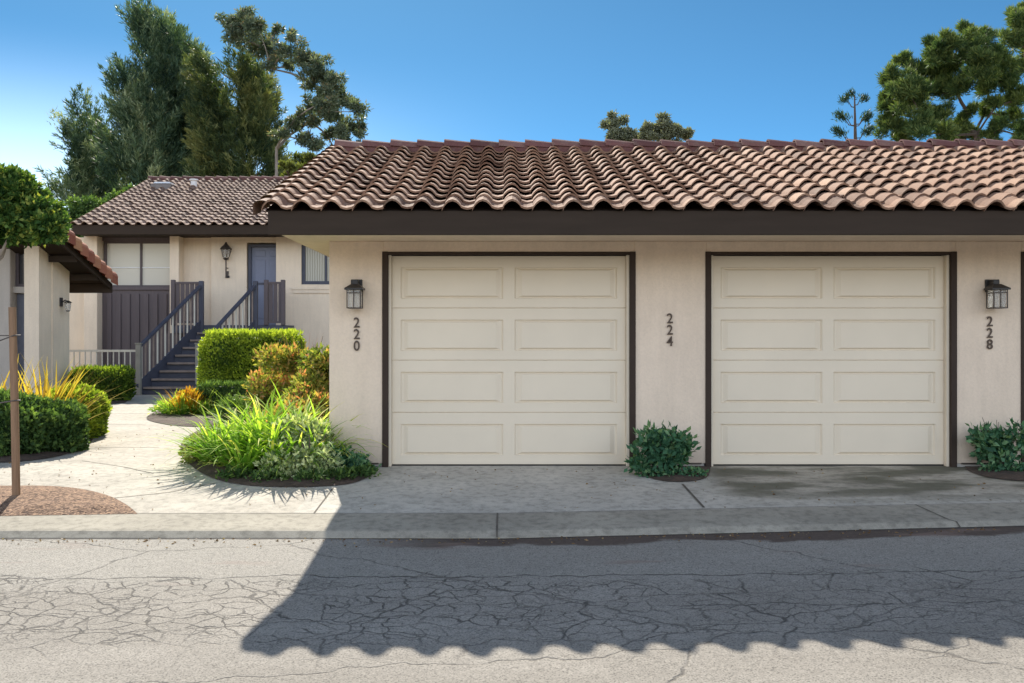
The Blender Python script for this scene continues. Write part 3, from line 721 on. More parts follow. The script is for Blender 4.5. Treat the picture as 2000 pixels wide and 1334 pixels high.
m = MB(); m.box(hx(198), hx(338), YF + .05, YF + .3, 0, hz(561))
x = 208
while x < 335:
    m.box(hx(x), hx(x + 9), YF + .02, YF + .05, .1, hz(574)); x += 18
m.box(hx(198), hx(338), YF - .0, YF + .05, hz(566), hz(560)); m.build('siding_panel', PURP, house)
def window(parent, x0, x1, z0, z1, y, fm, pm, mull=None, fw=.06):
    w = MB()
    w.box(x0, x0 + fw, y, y + .08, z0, z1); w.box(x1 - fw, x1, y, y + .08, z0, z1)
    w.box(x0 + fw, x1 - fw, y + .001, y + .08, z1 - fw, z1); w.box(x0 + fw, x1 - fw, y + .001, y + .08, z0, z0 + fw)
    if mull: w.box(mull - .025, mull + .025, y + .002, y + .08, z0 + fw, z1 - fw)
    f = w.build('window', fm, parent)
    g = MB(); g.box(x0 + fw, x1 - fw, y + .045, y + .055, z0 + fw, z1 - fw); g.build('pane', pm, f)
    return f
w1 = window(house, hx(200), hx(337), hz(561), hz(470), YF + .10, PURP, PANE, hx(272))
q = MB(); q.box(hx(203), hx(334), YF + .125, YF + .14, hz(523), hz(521)); q.build('blind_rail', WHITE, w1)
w2 = window(house, hx(590), hx(668), hz(556), hz(474), YF - .05, STAIRM, CURT, hx(637), .09)
q = MB(); q.box(hx(575), hx(680), YF - .13, YF - .1, hz(573), hz(566)); q.box(hx(573), hx(680), YF - .15, YF - .1, hz(566), hz(562)); q.build('sill', STUCCO2, w2)
# entrance door
dr = bpy.data.objects.new('door', None); col.objects.link(dr); dr.parent = house; dr.location = Vector((hx(512), YF + .1, LZ)) - house.location
bpy.context.view_layer.update()
q = MB(); q.box(hx(484), hx(489), YF + .04, YF + .16, LZ, hz(477)); q.box(hx(489), hx(552), YF + .04, YF + .16, hz(482), hz(477)); q.box(hx(552), hx(556), YF + .04, YF + .16, LZ, hz(477)); q.build('door_frame', STAIRM, dr)
q = MB(); q.box(hx(489), hx(552), YF + .12, YF + .16, LZ, hz(482))
for a, b_ in ((496, 516), (524, 545)):
    for c, d_ in ((488, 500), (507, 552), (562, 622)):
        q.box(hx(a), hx(b_), YF + .105, YF + .12, hz(d_), hz(c), .006)
q.build('door_leaf', BLUE, dr)
q = MB(); q.tube([(hx(494), YF + .1, hz(565)), (hx(494), YF + .05, hz(565))], .03); q.build('door_knob', BRONZE, dr)
# roof skylight
skx, sky_ = xat(325, 27.3), 27.3
zsl = HZE + HPITCH * (sky_ - HYE)
q = MB(); q.box(skx - .30, skx + .30, sky_ - .45, sky_ + .45, zsl - .25, zsl + .02, .02)
slo = q.build('skylight', GREYM, hroof)
q = MB(); q.box(skx - .25, skx + .25, sky_ - .38, sky_ + .38, zsl + .01, zsl + .08, .03); q.build('dome', glass('skylight_dome', (.8, .82, .84), .1), slo)
q = MB(); q.tube([(skx + .85, sky_ - .1, zsl - .1), (skx + .85, sky_ - .1, zsl + .16)], .09, 10); q.tube([(skx + .85, sky_ - .1, zsl + .16), (skx + .85, sky_ - .1, zsl + .20)], .13, 10); q.build('roof_vent', WHITE, hroof)

# coach lantern beside the entrance door
e = empty('coach_lantern', (hx(445), YF - .02, hz(540)), 'tall bronze coach lantern on the far house wall left of its blue door', 'wall lamp')
X, y = hx(445), YF - .16
q = MB(); q.tube([(X, y, hz(543)), (X, y, hz(505))], [.016, .02], 8); q.tube([(X, YF - .02, hz(524)), (X, y, hz(524))], .015, 6); q.tube([(X, YF - .03, hz(539)), (X, YF - .02, hz(530))], .03, 8); q.build('stem', BRONZE, e)
q = MB(); q.tube([(X, y, hz(505)), (X, y, hz(502)), (X, y, hz(488))], [.06, .08, .12], 6); q.build('glass', LGLASS, e)
q = MB(); q.tube([(X, y, hz(488.5)), (X, y, hz(484)), (X, y, hz(479)), (X, y, hz(474))], [.16, .12, .05, .015], 6); q.tube([(X, y, hz(509)), (X, y, hz(505))], [.04, .085], 6)
for i in range(6):
    an = math.pi / 3 * i; q.tube([(X + .085 * math.cos(an), y + .085 * math.sin(an), hz(503)), (X + .125 * math.cos(an), y + .125 * math.sin(an), hz(488))], .008, 4)
q.build('cage', BRONZE, e)
e = tag(MB(), ) if False else None
q = MB(); q.box(hx(441), hx(449), YF - .05, YF - .021, hz(543), hz(538.5), .006)
tag(q.build('doorbell', BLACK), 'small black doorbell plate on the far wall under the coach lantern', 'doorbell')

# staircase with landing
st = empty('staircase', (-7.3, 21.5, 0), 'dark wooden stairs with railings climbing to the blue door', 'staircase')
YS0, YS1 = 20.95, 23.0; NR = 9; XL0, XL1 = -8.28, -6.93
RH = LZ / NR; TR = (YS1 - YS0) / (NR - 1)
def sl(y): return .72 * (y - YS0) / (YS1 - YS0)
for i in range(NR - 1):
    q = MB(); y0 = YS0 + i * TR
    q.box(XL0 + .03 + sl(y0 + TR / 2), XL1 - .03 + sl(y0 + TR / 2), y0 - .03, y0 + TR + .02, (i + 1) * RH - .05, (i + 1) * RH, .006); q.build('tread', TREADM, st)
q = MB()
for i in range(NR - 1): q.box(XL0 + .03 + sl(YS0 + i * TR), XL1 - .03 + sl(YS0 + i * TR), YS0 + i * TR + .035, YS0 + i * TR + .05, i * RH, (i + 1) * RH - .052)
q.build('riser', STAIRM, st)
for X in (XL0, XL1):
    q = MB(); q.beam((X, YS0 - .1, .12), (X + sl(YS1), YS1 + .02, LZ - .06), .05, .27); q.build('stringer', STAIRM, st)
q = MB(); q.box(-8.3, -5.45, YS1, YF - .3, LZ - .2, LZ, .01); q.box(-8.1, -5.45, YF - .3, YF - .022, LZ - .2, LZ)
q.build('landing', STAIRM, st)
for X in (-8.2, -7.5, -6.4, -5.55):
    q = MB(); q.box(X - .06, X + .06, YS1 + .06, YS1 + .18, 0, LZ - .2, .01); q.build('landing_post', PURP, st)
q = MB(); q.box(-8.5, -5.6, YS1 + .18, YS1 + .2, 0, LZ - .2); q.build('landing_skirt', PURP, st)
RHH = 1.02
for X, yb in ((XL0, YS0 - .08), (XL1, YS0 - .08)):
    q = MB(); q.box(X - .055, X + .055, yb - .055, yb + .055, 0, 1.15, .01); q.box(X - .065, X + .065, yb - .065, yb + .065, 1.15, 1.18); q.build('newel_post', plain('newel_paint_' + str(X), (.25, .24, .2), .7), st)
    q = MB(); q.beam((X, yb, 1.08), (X + sl(YS1), YS1, LZ + 1.0), .09, .05); q.build('handrail', STAIRM, st)
    q = MB(); q.beam((X, yb, .22), (X + sl(YS1), YS1, LZ + .14), .05, .05); q.build('bottom_rail', STAIRM, st)
    nb = 17
    for i in range(1, nb):
        t = i / nb; y = yb + (YS1 - yb) * t; z0 = .22 + (LZ - .08) * t; z1 = 1.06 + (LZ - .08) * t
        Xs = X + sl(y); q = MB(); q.box(Xs - .016, Xs + .016, y - .016, y + .016, z0, z1); q.build('baluster', FENCEW if i % 2 else TREADM, st)
    Xs = X + sl(YS1); q = MB(); q.box(Xs - .055, Xs + .055, YS1 - .055, YS1 + .055, 0, LZ + 1.1, .01); q.build('newel_post', STAIRM, st)
def guard(x0, x1, y, sp=.12):
    q = MB(); q.box(x0, x1, y - .035, y + .035, LZ + 1.03, LZ + 1.08); q.box(x0, x1, y - .02, y + .02, LZ + .05, LZ + .1)
    x = x0 + .02
    while x < x1 - .02:
        q.box(x, min(x + sp - .02, x1), y - .012, y + .012, LZ + .1, LZ + 1.03); x += sp
    q.build('guard_panel', PURP, st)
guard(-8.22, XL0 + .72 - .06, YS1); guard(-5.90, -5.56, YS1)
for X in (-8.26, -5.94, -5.52):
    q = MB(); q.box(X - .05, X + .05, YS1 - .05, YS1 + .05, LZ, LZ + 1.13, .01); q.build('guard_post', PURP, st)
q = MB(); q.box(XL1 + .79, -6.0, YS1 - .03, YS1 + .03, LZ + 1.0, LZ + 1.05); q.build('gate_rail', STAIRM, st)

# pale metal fence beside the stairs
fe = empty('metal_fence', (-9.5, 20.9, 0), 'low pale metal picket fence left of the stair foot', 'fence')
YFc = 20.9; za = zat(683, YFc)
q = MB(); q.box(-11.2, XL0 - .08, YFc - .02, YFc + .02, za - .05, za); q.box(-11.2, XL0 - .08, YFc - .015, YFc + .015, .08, .11); q.build('rail', FENCEW, fe)
x = XL0 - .2
while x > -11.1:
    q = MB(); q.box(x - .011, x + .011, YFc - .011, YFc + .011, .0, za - .05); q.build('picket', FENCEW, fe); x -= .128

# ------------------------------------------------------------------ house at the left edge
lh = empty('house', (-10.5, 17, 0), 'cream house at the left edge with red tiled roof corner', 'house')
XR = -8.9                                                # right-hand wall plane
def lx(px, Y): return xat(px, Y)
YA, YBk = 18.16, 18.86
m = MB()
m.prism([(YA, 0), (YBk, 0), (YBk, zat(519, YBk)), (YA, zat(493, YA))], 0, XR - .3, XR)        # right wall
m.prism([(YA - .5, 0), (YA, 0), (YA, zat(493, YA)), (YA - .5, zat(493, YA) + .17)], 0, lx(85, YA) - .12, lx(103, YA) - .02)
m.build('side_wall', STUCCO2, lh)
YL = YA - .25
m = MB(); zt3 = 3.6
m.box(lx(57, YL), lx(85, YL) - .02, YL, YL + .3, 0, zt3)                       # siding strip
m.box(lx(4, YL), lx(26, YL), YL - .12, YL + .3, 0, zt3, .01)
m.box(lx(26, YL), lx(57, YL), YL, YL + .3, hz(572, YL), hz(560, YL)); m.box(lx(52, YL), lx(57, YL), YL, YL + .3, 0, hz(572, YL))
m.box(lx(-260, YL), lx(4, YL), YL + .1, YL + .3, 0, zt3); m.box(lx(26, YL), lx(57, YL), YL, YL + .3, hz(462, YL), zt3)
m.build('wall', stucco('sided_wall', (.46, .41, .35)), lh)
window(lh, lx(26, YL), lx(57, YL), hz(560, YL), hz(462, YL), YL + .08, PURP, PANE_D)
q = MB(); q.box(lx(28, YL), lx(52, YL), YL + .1, YL + .14, 0, hz(573, YL)); q.box(lx(40, YL), lx(51, YL), YL + .08, YL + .1, .1, hz(580, YL)); q.build('door', plain('slate_door', (.10, .105, .13), .5), lh)
# roof: slopes down away from the camera, rake along its right side
XK = -8.27; YK0, YK1 = 16.2, 19.5; zk = lambda Y: zat(552, 19.5) + .335 * (19.5 - Y)
m = MB()
rows = 12; st_ = (YK1 - YK0) / rows
for c in range(9):
    for r in range(rows):
        x0 = XK - .07 - (c + 1) * PER; t = random.random(); y_hi, y_lo = YK1 - (r + 1) * st_ - .02, YK1 - r * st_
        vs = []
        for y, li in ((y_lo, .045), (y_hi, .0)):
            for u in US: vs.append((x0 + u * PER, y, zk(y) + (s_prof(u) if u < 1 else -.004) + li + .05))
        k = len(US); m.add(vs, [(i, i + 1, k + i + 1, k + i) for i in range(k - 1)], t)
for r in range(rows):                                    # barrels over the rake
    t = random.random(); y_hi, y_lo = YK1 - (r + 1) * st_ - .04, YK1 - r * st_; vs = []
    for y, li, rr in ((y_lo, .07, .15), (y_hi, .015, .13)):
        for j in range(9):
            an = math.pi * j / 8 - .25; vs.append((XK - .05 + rr * math.cos(an), y, zk(y) + li + .03 + rr * math.sin(an)))
        vs.append((XK - .05 + rr * 1.0, y, zk(y) + li - .13))
    k = 10; fs = [(i, i + 1, k + i + 1, k + i) for i in range(8)] + [(9, 0, k, k + 9)]
    m.add(vs, fs + [tuple(range(9))], t)
lroof = m.build('roof', TILE_RED, lh, fixn=False)
m = MB()
m.prism([(YK0, zk(YK0) - .02), (YK1, zk(YK1) - .02), (YK1, zk(YK1) - .15), (YK0, zk(YK0) - .17)], 0, XK - .07, XK - .03)
m.prism([(YK0, zk(YK0) - .0), (YK1, zk(YK1) - .0), (YK1, zk(YK1) - .025), (YK0, zk(YK0) - .025)], 0, XK - 2.6, XK - .071)
for Y in (17.1, 18.0, 18.9): m.box(XR + .001, XK - .08, Y, Y + .09, zk(Y + .05) - .17, zk(Y + .05) - .05)
m.box(XK - 2.5, XK - .02, YK1 - .04, YK1, zk(YK1) - .22, zk(YK1) - .026)
m.build('eave_framing', BROWN, lroof)
e = empty('wall_lantern', (xat(112, 18.5), 18.45, zat(612, 18.5)), 'small dark lantern on the side wall of the left edge house', 'wall lamp')
y = 18.48; zc = zat(590, y)
q = MB(); q.box(XR + .001, XR + .03, y - .05, y + .05, zc - .09, zc + .09, .008); q.build('backplate', BLACK, e)
q = MB(); q.tube([(XR + .03, y, zc), (XR + .1, y, zc + .04), (XR + .15, y, zc + .01)], .012, 6); q.build('arm', BLACK, e)
q = MB(); q.tube([(XR + .15, y, zc + .03), (XR + .15, y, zc - .01)], [.02, .09], 8); q.build('cap', BLACK, e); q = MB(); q.tube([(XR + .15, y, zc - .19), (XR + .15, y, zc - .17)], [.03, .05], 8); q.build('base', BLACK, e)
q = MB(); q.tube([(XR + .15, y, zc - .01), (XR + .15, y, zc - .17)], [.065, .045], 8); q.build('glass', LGLASS, e)

# ------------------------------------------------------------------ foliage generators
def unit(a): return a / np.maximum(np.linalg.norm(a, axis=-1, keepdims=True), 1e-9)
def leaf_arrays(C, Dr, L, W, T):
    """rhombic leaves: C base points, Dr directions, L lengths, W widths"""
    n = len(C); Dr = unit(Dr); side = unit(np.cross(Dr, rng.normal(size=(n, 3)))); nn = np.cross(Dr, side)
    L = np.broadcast_to(np.asarray(L, float), (n,))[:, None]; W = np.broadcast_to(np.asarray(W, float), (n,))[:, None]
    V = np.empty((n, 4, 3)); V[:, 0] = C; V[:, 1] = C + Dr * L * .45 + side * W * .5 + nn * W * .12
    V[:, 2] = C + Dr * L; V[:, 3] = C + Dr * L * .45 - side * W * .5 + nn * W * .12
    return V.reshape(-1, 3), np.arange(4 * n).reshape(n, 4), np.clip(T, 0, 1)
def join(parts):
    Vs, Qs, Ts = [], [], []; k = 0
    for V, Q, T in parts: Vs.append(V); Qs.append(Q + k); Ts.append(T); k += len(V)
    return np.concatenate(Vs), np.concatenate(Qs), np.concatenate(Ts)
def nz(P, s, seed=0.): return np.array([mnoise.noise(Vector((p[0] * s + seed, p[1] * s, p[2] * s))) for p in P])
def blob(c, r, n, L, W, tb=.5, ts=.25, shape=2., droop=0., shell=.5, out=.6, lump=.18):
    """leaves through a super-ellipsoid; shape 2 = round, larger = boxy"""
    c = np.array(c, float); r = np.array(r, float)
    d = unit(rng.normal(size=(n, 3)))
    k = 1 / (np.abs(d[:, 0]) ** shape + np.abs(d[:, 1]) ** shape + np.abs(d[:, 2]) ** shape) ** (1 / shape)
    ld = nz(d * 1.0, 2.3, float(c.sum()))
    rad = (shell + (1 - shell) * rng.random(n) ** .5) * (1 + lump * 2 * ld)
    P = c + d * k[:, None] * r * rad[:, None]
    P[:, 2] = np.maximum(P[:, 2], .02 - (0.2 if c[1] < 9.3 else 0))
    up = np.array([0, 0, 1.])
    dr = d * out + rng.normal(size=(n, 3)) * .5 + up * (.35 - droop)
    T = tb + ts * rng.normal(size=n) * .8 + .25 * (d[:, 2]) * .6 + ld * .5
    return leaf_arrays(P, dr, L * rng.uniform(.7, 1.3, n), W * rng.uniform(.7, 1.3, n), T)
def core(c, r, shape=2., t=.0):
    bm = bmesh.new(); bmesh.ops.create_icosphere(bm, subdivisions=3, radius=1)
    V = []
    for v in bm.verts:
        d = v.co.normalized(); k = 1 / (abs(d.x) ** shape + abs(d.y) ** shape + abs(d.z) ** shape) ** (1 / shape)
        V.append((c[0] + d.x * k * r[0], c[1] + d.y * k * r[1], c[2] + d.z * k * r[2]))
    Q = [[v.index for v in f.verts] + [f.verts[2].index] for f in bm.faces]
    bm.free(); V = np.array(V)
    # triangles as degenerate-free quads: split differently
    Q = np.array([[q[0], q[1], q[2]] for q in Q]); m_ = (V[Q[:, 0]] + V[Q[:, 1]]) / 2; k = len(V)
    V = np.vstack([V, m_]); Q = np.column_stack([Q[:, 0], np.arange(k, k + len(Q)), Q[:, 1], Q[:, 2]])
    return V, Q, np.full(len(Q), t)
def blades(base, n, Lr, w, spread, arch, tb=.5, ts=.3, seg=6, base_r=.08, tip_t=.25):
    """arching strap leaves from a crown"""
    az = rng.uniform(0, 2 * math.pi, n); lean = spread * rng.random(n) ** .7; L = rng.uniform(Lr[0], Lr[1], n)
    ar = arch * rng.uniform(.5, 1.3, n); br = base_r * rng.random(n) ** .5
    P0 = np.array(base)[None, :] + np.stack([np.cos(az) * br, np.sin(az) * br, np.zeros(n)], 1)
    hor = np.stack([np.cos(az), np.sin(az), np.zeros(n)], 1); side = np.stack([-np.sin(az), np.cos(az), np.zeros(n)], 1)
    V = np.empty((n, seg + 1, 2, 3)); p = P0.copy()
    for s in range(seg + 1):
        t = s / seg; ww = w * (1 - t ** 2.2) * (.65 + .7 * t * (1 - t)) + .0015
        V[:, s, 0] = p + side * ww / 2; V[:, s, 1] = p - side * ww / 2
        an = lean + ar * t ** 1.4
        p = p + (hor * np.sin(an)[:, None] + np.array([0, 0, 1.]) * np.cos(an)[:, None]) * (L / seg)[:, None]
        p[:, 2] = np.maximum(p[:, 2], base[2] + .01)
    idx = np.arange(n * (seg + 1) * 2).reshape(n, seg + 1, 2)
    Q = np.stack([idx[:, :-1, 0], idx[:, 1:, 0], idx[:, 1:, 1], idx[:, :-1, 1]], -1).reshape(-1, 4)
    T = (tb + ts * rng.normal(size=n) * .7)[:, None] + tip_t * (np.linspace(0, 1, seg)[None, :] - .5)
    return V.reshape(-1, 3), Q, np.clip(T.ravel(), 0, 1)
def plant(name, label, cat, loc, parts, mat, group=None, extra=None, stem=True):
    """thing > foliage (+ stems)"""
    e = empty(name, loc, label, cat, group)
    V, Q, T = join(parts); np_mesh('foliage', V, Q, T, mat, e)
    for nm, ps, mt in (extra or []):
        V, Q, T = join(ps); np_mesh(nm, V, Q, T, mt, e)
    return e
def stems(e, c, r, h, n=7, mat=BARK, rad=.012):
    m = MB()
    for i in range(n):
        an = random.uniform(0, 6.28); k = random.uniform(.3, .9)
        m.tube([(c[0], c[1], c[2] - .03), (c[0] + math.cos(an) * r[0] * k * .5, c[1] + math.sin(an) * r[1] * k * .5, c[2] + h * .5),
                (c[0] + math.cos(an) * r[0] * k, c[1] + math.sin(an) * r[1] * k, c[2] + h * random.uniform(.75, .95))], [rad, rad * .7, rad * .35], 5)
    m.build('stem', mat, e)
def hedge(name, label, cat, px0, px1, py_top, Yc, depth, mat, n, L=.05, W=.028, shape=7, tb=.45, zb=0., lump=.05):
    x0, x1 = xat(px0, Yc), xat(px1, Yc); zt = zat(py_top, Yc); c = ((x0 + x1) / 2, Yc + depth / 2, (zt + zb) / 2); r = ((x1 - x0) / 2, depth / 2, (zt - zb) / 2)
    p = [core(c, [q * .88 for q in r], shape, .05), blob(c, r, n, L, W, tb, .28, shape, shell=.86, lump=lump)]
    k = int(n * .03); u = rng.uniform(-1, 1, (k, 2)); P = np.stack([c[0] + u[:, 0] * r[0] * .93, c[1] + u[:, 1] * r[1] * .93, np.full(k, c[2] + r[2] * .97)], 1)
    p.append(leaf_arrays(P, rng.normal(size=(k, 3)) * .35 + np.array([0, 0, 1.]), L * rng.uniform(1., 2.2, k), W * .8, tb + .3 + .2 * rng.normal(size=k)))
    e = plant(name, label, cat, (c[0], c[1], 0), p, mat); stems(e, (c[0], c[1], 0), r, zt * .6, 6); return e

# ------------------------------------------------------------------ plants right of the path
b0 = G(520, 925)
parts = [blades((b0.x + dx, b0.y + dy, b0.z + .01), nn, (.58 * k, 1.0 * k), .042, .92, 1.4, .56, .28, 8, .1, .45)
         for dx, dy, nn, k in ((-.12, .35, 130, 1.), (.2, .4, 120, 1.05), (.02, .12, 110, .9), (-.45, .3, 90, .85), (.45, .2, 80, .8), (-.35, .75, 90, 1.), (.1, .8, 90, 1.05), (.4, .7, 70, 1.), (-.62, .45, 60, .8), (.3, .0, 60, .7), (-.2, -.02, 60, .6), (.15, -.02, 50, .6))]
plant('strap_leaf_plant', 'big bright green strap leaved plant at the garage corner', 'plant', b0, parts, L_STRAP)
c = G(395, 905)
parts = [blob((c.x + dx, c.y + dy, c.z + .12), (.26, .26, .17), 1300, .06, .025, .5, .3, shell=.3) for dx, dy in ((0, .15), (.08, .6), (.25, -.05), (.5, -.2), (-.05, .9), (.2, 1.2))]
parts += [blades((c.x + dx, c.y + dy, c.z), 45, (.25, .5), .02, 1.1, 1.2, .7, .3, 5, .1, .4) for dx, dy in ((.05, .2), (.3, -.05), (.15, .8))]
e = plant('yellowish_shrub', 'low yellow green shrub at the path edge left of the strap leaved plant', 'shrub', c, parts, L_YEL); stems(e, c, (.3, .3), .2, 8)
c = Vector((-1.86, 8.8, -.02))
parts = [blob((c.x + dx, c.y + dy, c.z + dz), (.21, .21, .17), 800, .06, .032, .6, .35, shell=.3) for dx, dy, dz in ((0, 0, .15), (-.2, .12, .18), (.1, -.05, .08), (-.02, .25, .32), (-.2, .3, .38), (-.25, -.08, .06))]
e = plant('silvery_shrub', 'silvery variegated shrub in front of the garage corner', 'shrub', c, parts, L_SILV); stems(e, c, (.3, .3), .45, 10)
edge_pts = [G(px, py) for px, py in ((520, 946), (600, 947), (650, 944), (455, 941), (700, 938))]
parts = [blob((q.x, q.y + .1, q.z + .05), (.16, .1, .06), 260, .05, .026, .4, .3, shell=.1, lump=.3) for q in edge_pts]
plant('ground_cover', 'low dark leaves edging the bed in front of the strap leaved plant', 'ground cover', edge_pts[1], parts, L_DARK)
c = Vector((-1.62, 8.85, -.03))
parts = [blob((c.x + dx, c.y + dy, c.z + dz), (.2, .14, .12), 800, .05, .034, .5, .3, shell=.3, lump=.3) for dx, dy, dz in ((0, .05, .13), (.16, .1, .06), (-.15, 0, .12))]
e = plant('creeping_shrub', 'dark green creeper at the foot of pier 220', 'shrub', c, parts, L_COOL); stems(e, c, (.25, .15), .15, 6)
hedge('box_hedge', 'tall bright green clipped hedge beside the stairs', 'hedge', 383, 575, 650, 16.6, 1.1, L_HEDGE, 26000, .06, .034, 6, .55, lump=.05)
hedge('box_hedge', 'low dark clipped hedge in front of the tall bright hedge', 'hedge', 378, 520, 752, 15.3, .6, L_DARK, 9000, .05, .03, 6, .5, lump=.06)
# mixed shrubs against the garage side
def nandina(px, py, Y, R, n, label, tb, mat=L_NAND, L=.075, name='nandina_shrub', cat='shrub'):
    zt = zat(py, Y); X = xat(px, Y); parts = []
    for i in range(20):
        a = random.uniform(0, 6.28); k = random.random() ** .6 * R; z = zt * random.uniform(.25, .95) - (k / R) * .25 * zt
        parts.append(blob((X + math.cos(a) * k, Y + math.sin(a) * k, max(z, .15)), (.24, .24, .18), n // 20, L, L * .38, tb + random.uniform(-.25, .25), .25, shell=.2, lump=.3))
    e = plant(name, label, cat, (X, Y, 0), parts, mat); stems(e, (X, Y, 0), (R, R), zt, 12, rad=.009); return e
nandina(590, 640, 13.2, .52, 13000, 'tall red and yellow tinged shrub against the garage side', .42)
nandina(632, 668, 12.0, .38, 11000, 'upright yellow green shrub nearest the garage side', .22)
nandina(555, 725, 14.2, .35, 6000, 'rusty red leaved shrub in front of the clipped hedge', .8)
nandina(600, 762, 11.4, .45, 9000, 'reddish stemmed shrub behind the strap leaved plant', .42)
nandina(475, 790, 13.4, .5, 8000, 'dark leafy shrub between the low hedge and strap leaved plant', .5, L_DARK, .06, 'dark_shrub')
V, Q, T = blades((xat(592, 13.4), 13.4, .9), 22, (.3, .55), .009, .5, .3, .5, .3, 4, .25)
tag(np_mesh('flower_spikes', V, Q, T, L_FLOW), 'thin reddish flower spikes above the tall red and yellow tinged shrub', 'flowers')
c = G(372, 812)
parts = [blades((c.x + dx, c.y + dy, .0), 70, (.3, .55), .03, 1.0, 1.2, .62, .25, 5, .12, .4) for dx, dy in ((-.35, .1), (-.1, -.1), (.2, 0), (.42, .2), (0, .35))]
parts.append(blob((c.x, c.y + .1, .12), (.62, .45, .14), 2500, .07, .03, .5, .3, shell=.2))
plant('low_strap_plant', 'low bright green mound at the path edge below the stairs', 'plant', c, parts, L_STRAP)
parts = [blades((c.x + dx, c.y - .12, .02), 60, (.3, .55), .028, .7, .9, .5, .35, 5, .08, .4) for dx in (-.12, .08)] + [blob((c.x, c.y - .12, .3), (.17, .15, .14), 350, .09, .03, .5, .4, shell=.1)]
c2 = c + Vector((0, -.12, 0))
e = plant('orange_shrub', 'small orange leaved shrub in the middle of the low green mound', 'shrub', c2, parts, L_CROT); stems(e, c2, (.12, .12), .3, 5)

# plants left of the path
c = at(45, 780, 11.3); c.z = 0
parts = [blades((c.x + dx, c.y + dy, .1), nn, (.55, 1.12), .040, 1.0, .55, .55, .32, 6, .12, .25) for dx, dy, nn in ((-.1, -.1, 80), (.28, -.1, 75), (.1, .3, 50), (.5, -.2, 45), (-.45, .0, 40))]
plant('flax_plant', 'spiky golden flax behind the tree stake', 'plant', c, parts, L_FLAX)
def mass(name, label, items, mat, L=.06, W=.035, cat='shrub', tb=.5):
    parts = []
    for px, py, Y, rx, ry, rz, nn in items:
        p = at(px, py, Y); parts.append(core(p, (rx * .8, ry * .8, rz * .8), 2.6, .05)); parts.append(blob(p, (rx, ry, rz), nn, L, W, tb, .3, 2.6, shell=.75, lump=.1))
    p = at(items[0][0], items[0][1], items[0][2]); p.z = 0
    e = plant(name, label, cat, p, parts, mat); stems(e, (p.x, p.y, 0), (items[0][3], items[0][4]), .4, 6); return e
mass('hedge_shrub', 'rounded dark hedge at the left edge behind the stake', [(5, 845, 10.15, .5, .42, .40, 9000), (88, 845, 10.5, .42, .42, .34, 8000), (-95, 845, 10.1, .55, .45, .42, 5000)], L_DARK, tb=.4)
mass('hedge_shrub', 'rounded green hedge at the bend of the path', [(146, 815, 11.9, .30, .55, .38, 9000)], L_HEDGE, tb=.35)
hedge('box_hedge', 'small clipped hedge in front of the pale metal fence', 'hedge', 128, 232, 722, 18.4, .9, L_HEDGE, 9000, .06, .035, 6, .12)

# shrubs at the garage piers
def pier_shrub(X, Y, z0, label, rx, h, n, dens=1.):
    parts = []
    for i in range(16):
        a = random.uniform(0, 6.28); k = random.random() ** .5
        parts.append(blob((X + math.cos(a) * k * rx, Y + math.sin(a) * k * .12, z0 + h * random.uniform(.25, 1.) * (1 - .45 * k * k)), (.12, .09, .09), n // 16, .075, .04, .5 + random.uniform(-.2, .2), .3, shell=.1, lump=.3))
    e = plant('leafy_shrub', label, 'shrub', (X, Y, z0), parts, L_COOL, 'shrubs at the foot of the garage piers')
    stems(e, (X, Y, z0), (rx, .12), h, 9, rad=.007)
    V, Q, T = join([blob((X + dx, Y - .1, z0 + .03), (.13, .08, .035), 130, .045, .026, .55, .3, shell=.1) for dx in (-.12, .05, .24)])
    np_mesh('ground_foliage', V, Q, T, L_COOL, e)
g1 = G(1300, 928)
pier_shrub(g1.x, g1.y + .02, g1.z, 'dark leafy shrub at the foot of pier 224', .25, .44, 1300)
g2 = G(1955, 920)
pier_shrub(g2.x + .02, g2.y + .05, g2.z, 'sparse dark shrub at the foot of pier 228', .33, .56, 900)

# ------------------------------------------------------------------ staked young tree at the left edge
g0 = G(32, 976)
m = MB(); zt_s = zat(600, g0.y) 
m.tube([(g0.x, g0.y, g0.z - .05), (g0.x - .012, g0.y, .6), (g0.x - .035, g0.y, zt_s)], [.033, .032, .03], 12)
stk = m.build('tree_stake', WOODST); tag(stk, 'brown wooden stake standing in the mulch bed', 'stake')
TX, TY = g0.x - .42, g0.y + .1
m = MB()
for z, dz in ((zat(655, g0.y), .03), (zat(782, g0.y), 0)):
    for s_ in (-1, 1):
        m.tube([(g0.x + .035, g0.y + .0, z), (g0.x, g0.y + s_ * .036, z), (g0.x - .2, g0.y + .05 + s_ * .02, z - .03 + dz * s_), (TX, TY + s_ * .04, z - .04)], .006, 5)
m.build('wire_tie', WIRE, stk)
tr = empty('young_tree', (TX, TY, gz(TX, TY)), 'young round headed tree at the left edge tied to the stake', 'tree')
m = MB(); zf = zat(480, TY)
m.tube([(TX, TY, gz(TX, TY) - .05), (TX + .01, TY, .8), (TX, TY, 1.6), (TX + .03, TY, 2.2)], [.035, .03, .026, .02], 10)
for a in ((.25, .1, 2.35), (.5, -.1, 2.45), (-.3, .1, 2.4), (.1, .3, 2.6), (.2, -.3, 2.5), (.35, .25, 2.7)):
    m.tube([(TX, TY, 1.75), (TX + a[0] * .5, TY + a[1] * .5, 2.0), (TX + a[0], TY + a[1], a[2])], [.016, .012, .005], 6)
m.build('trunk', BARK_PALE, tr)
parts = []
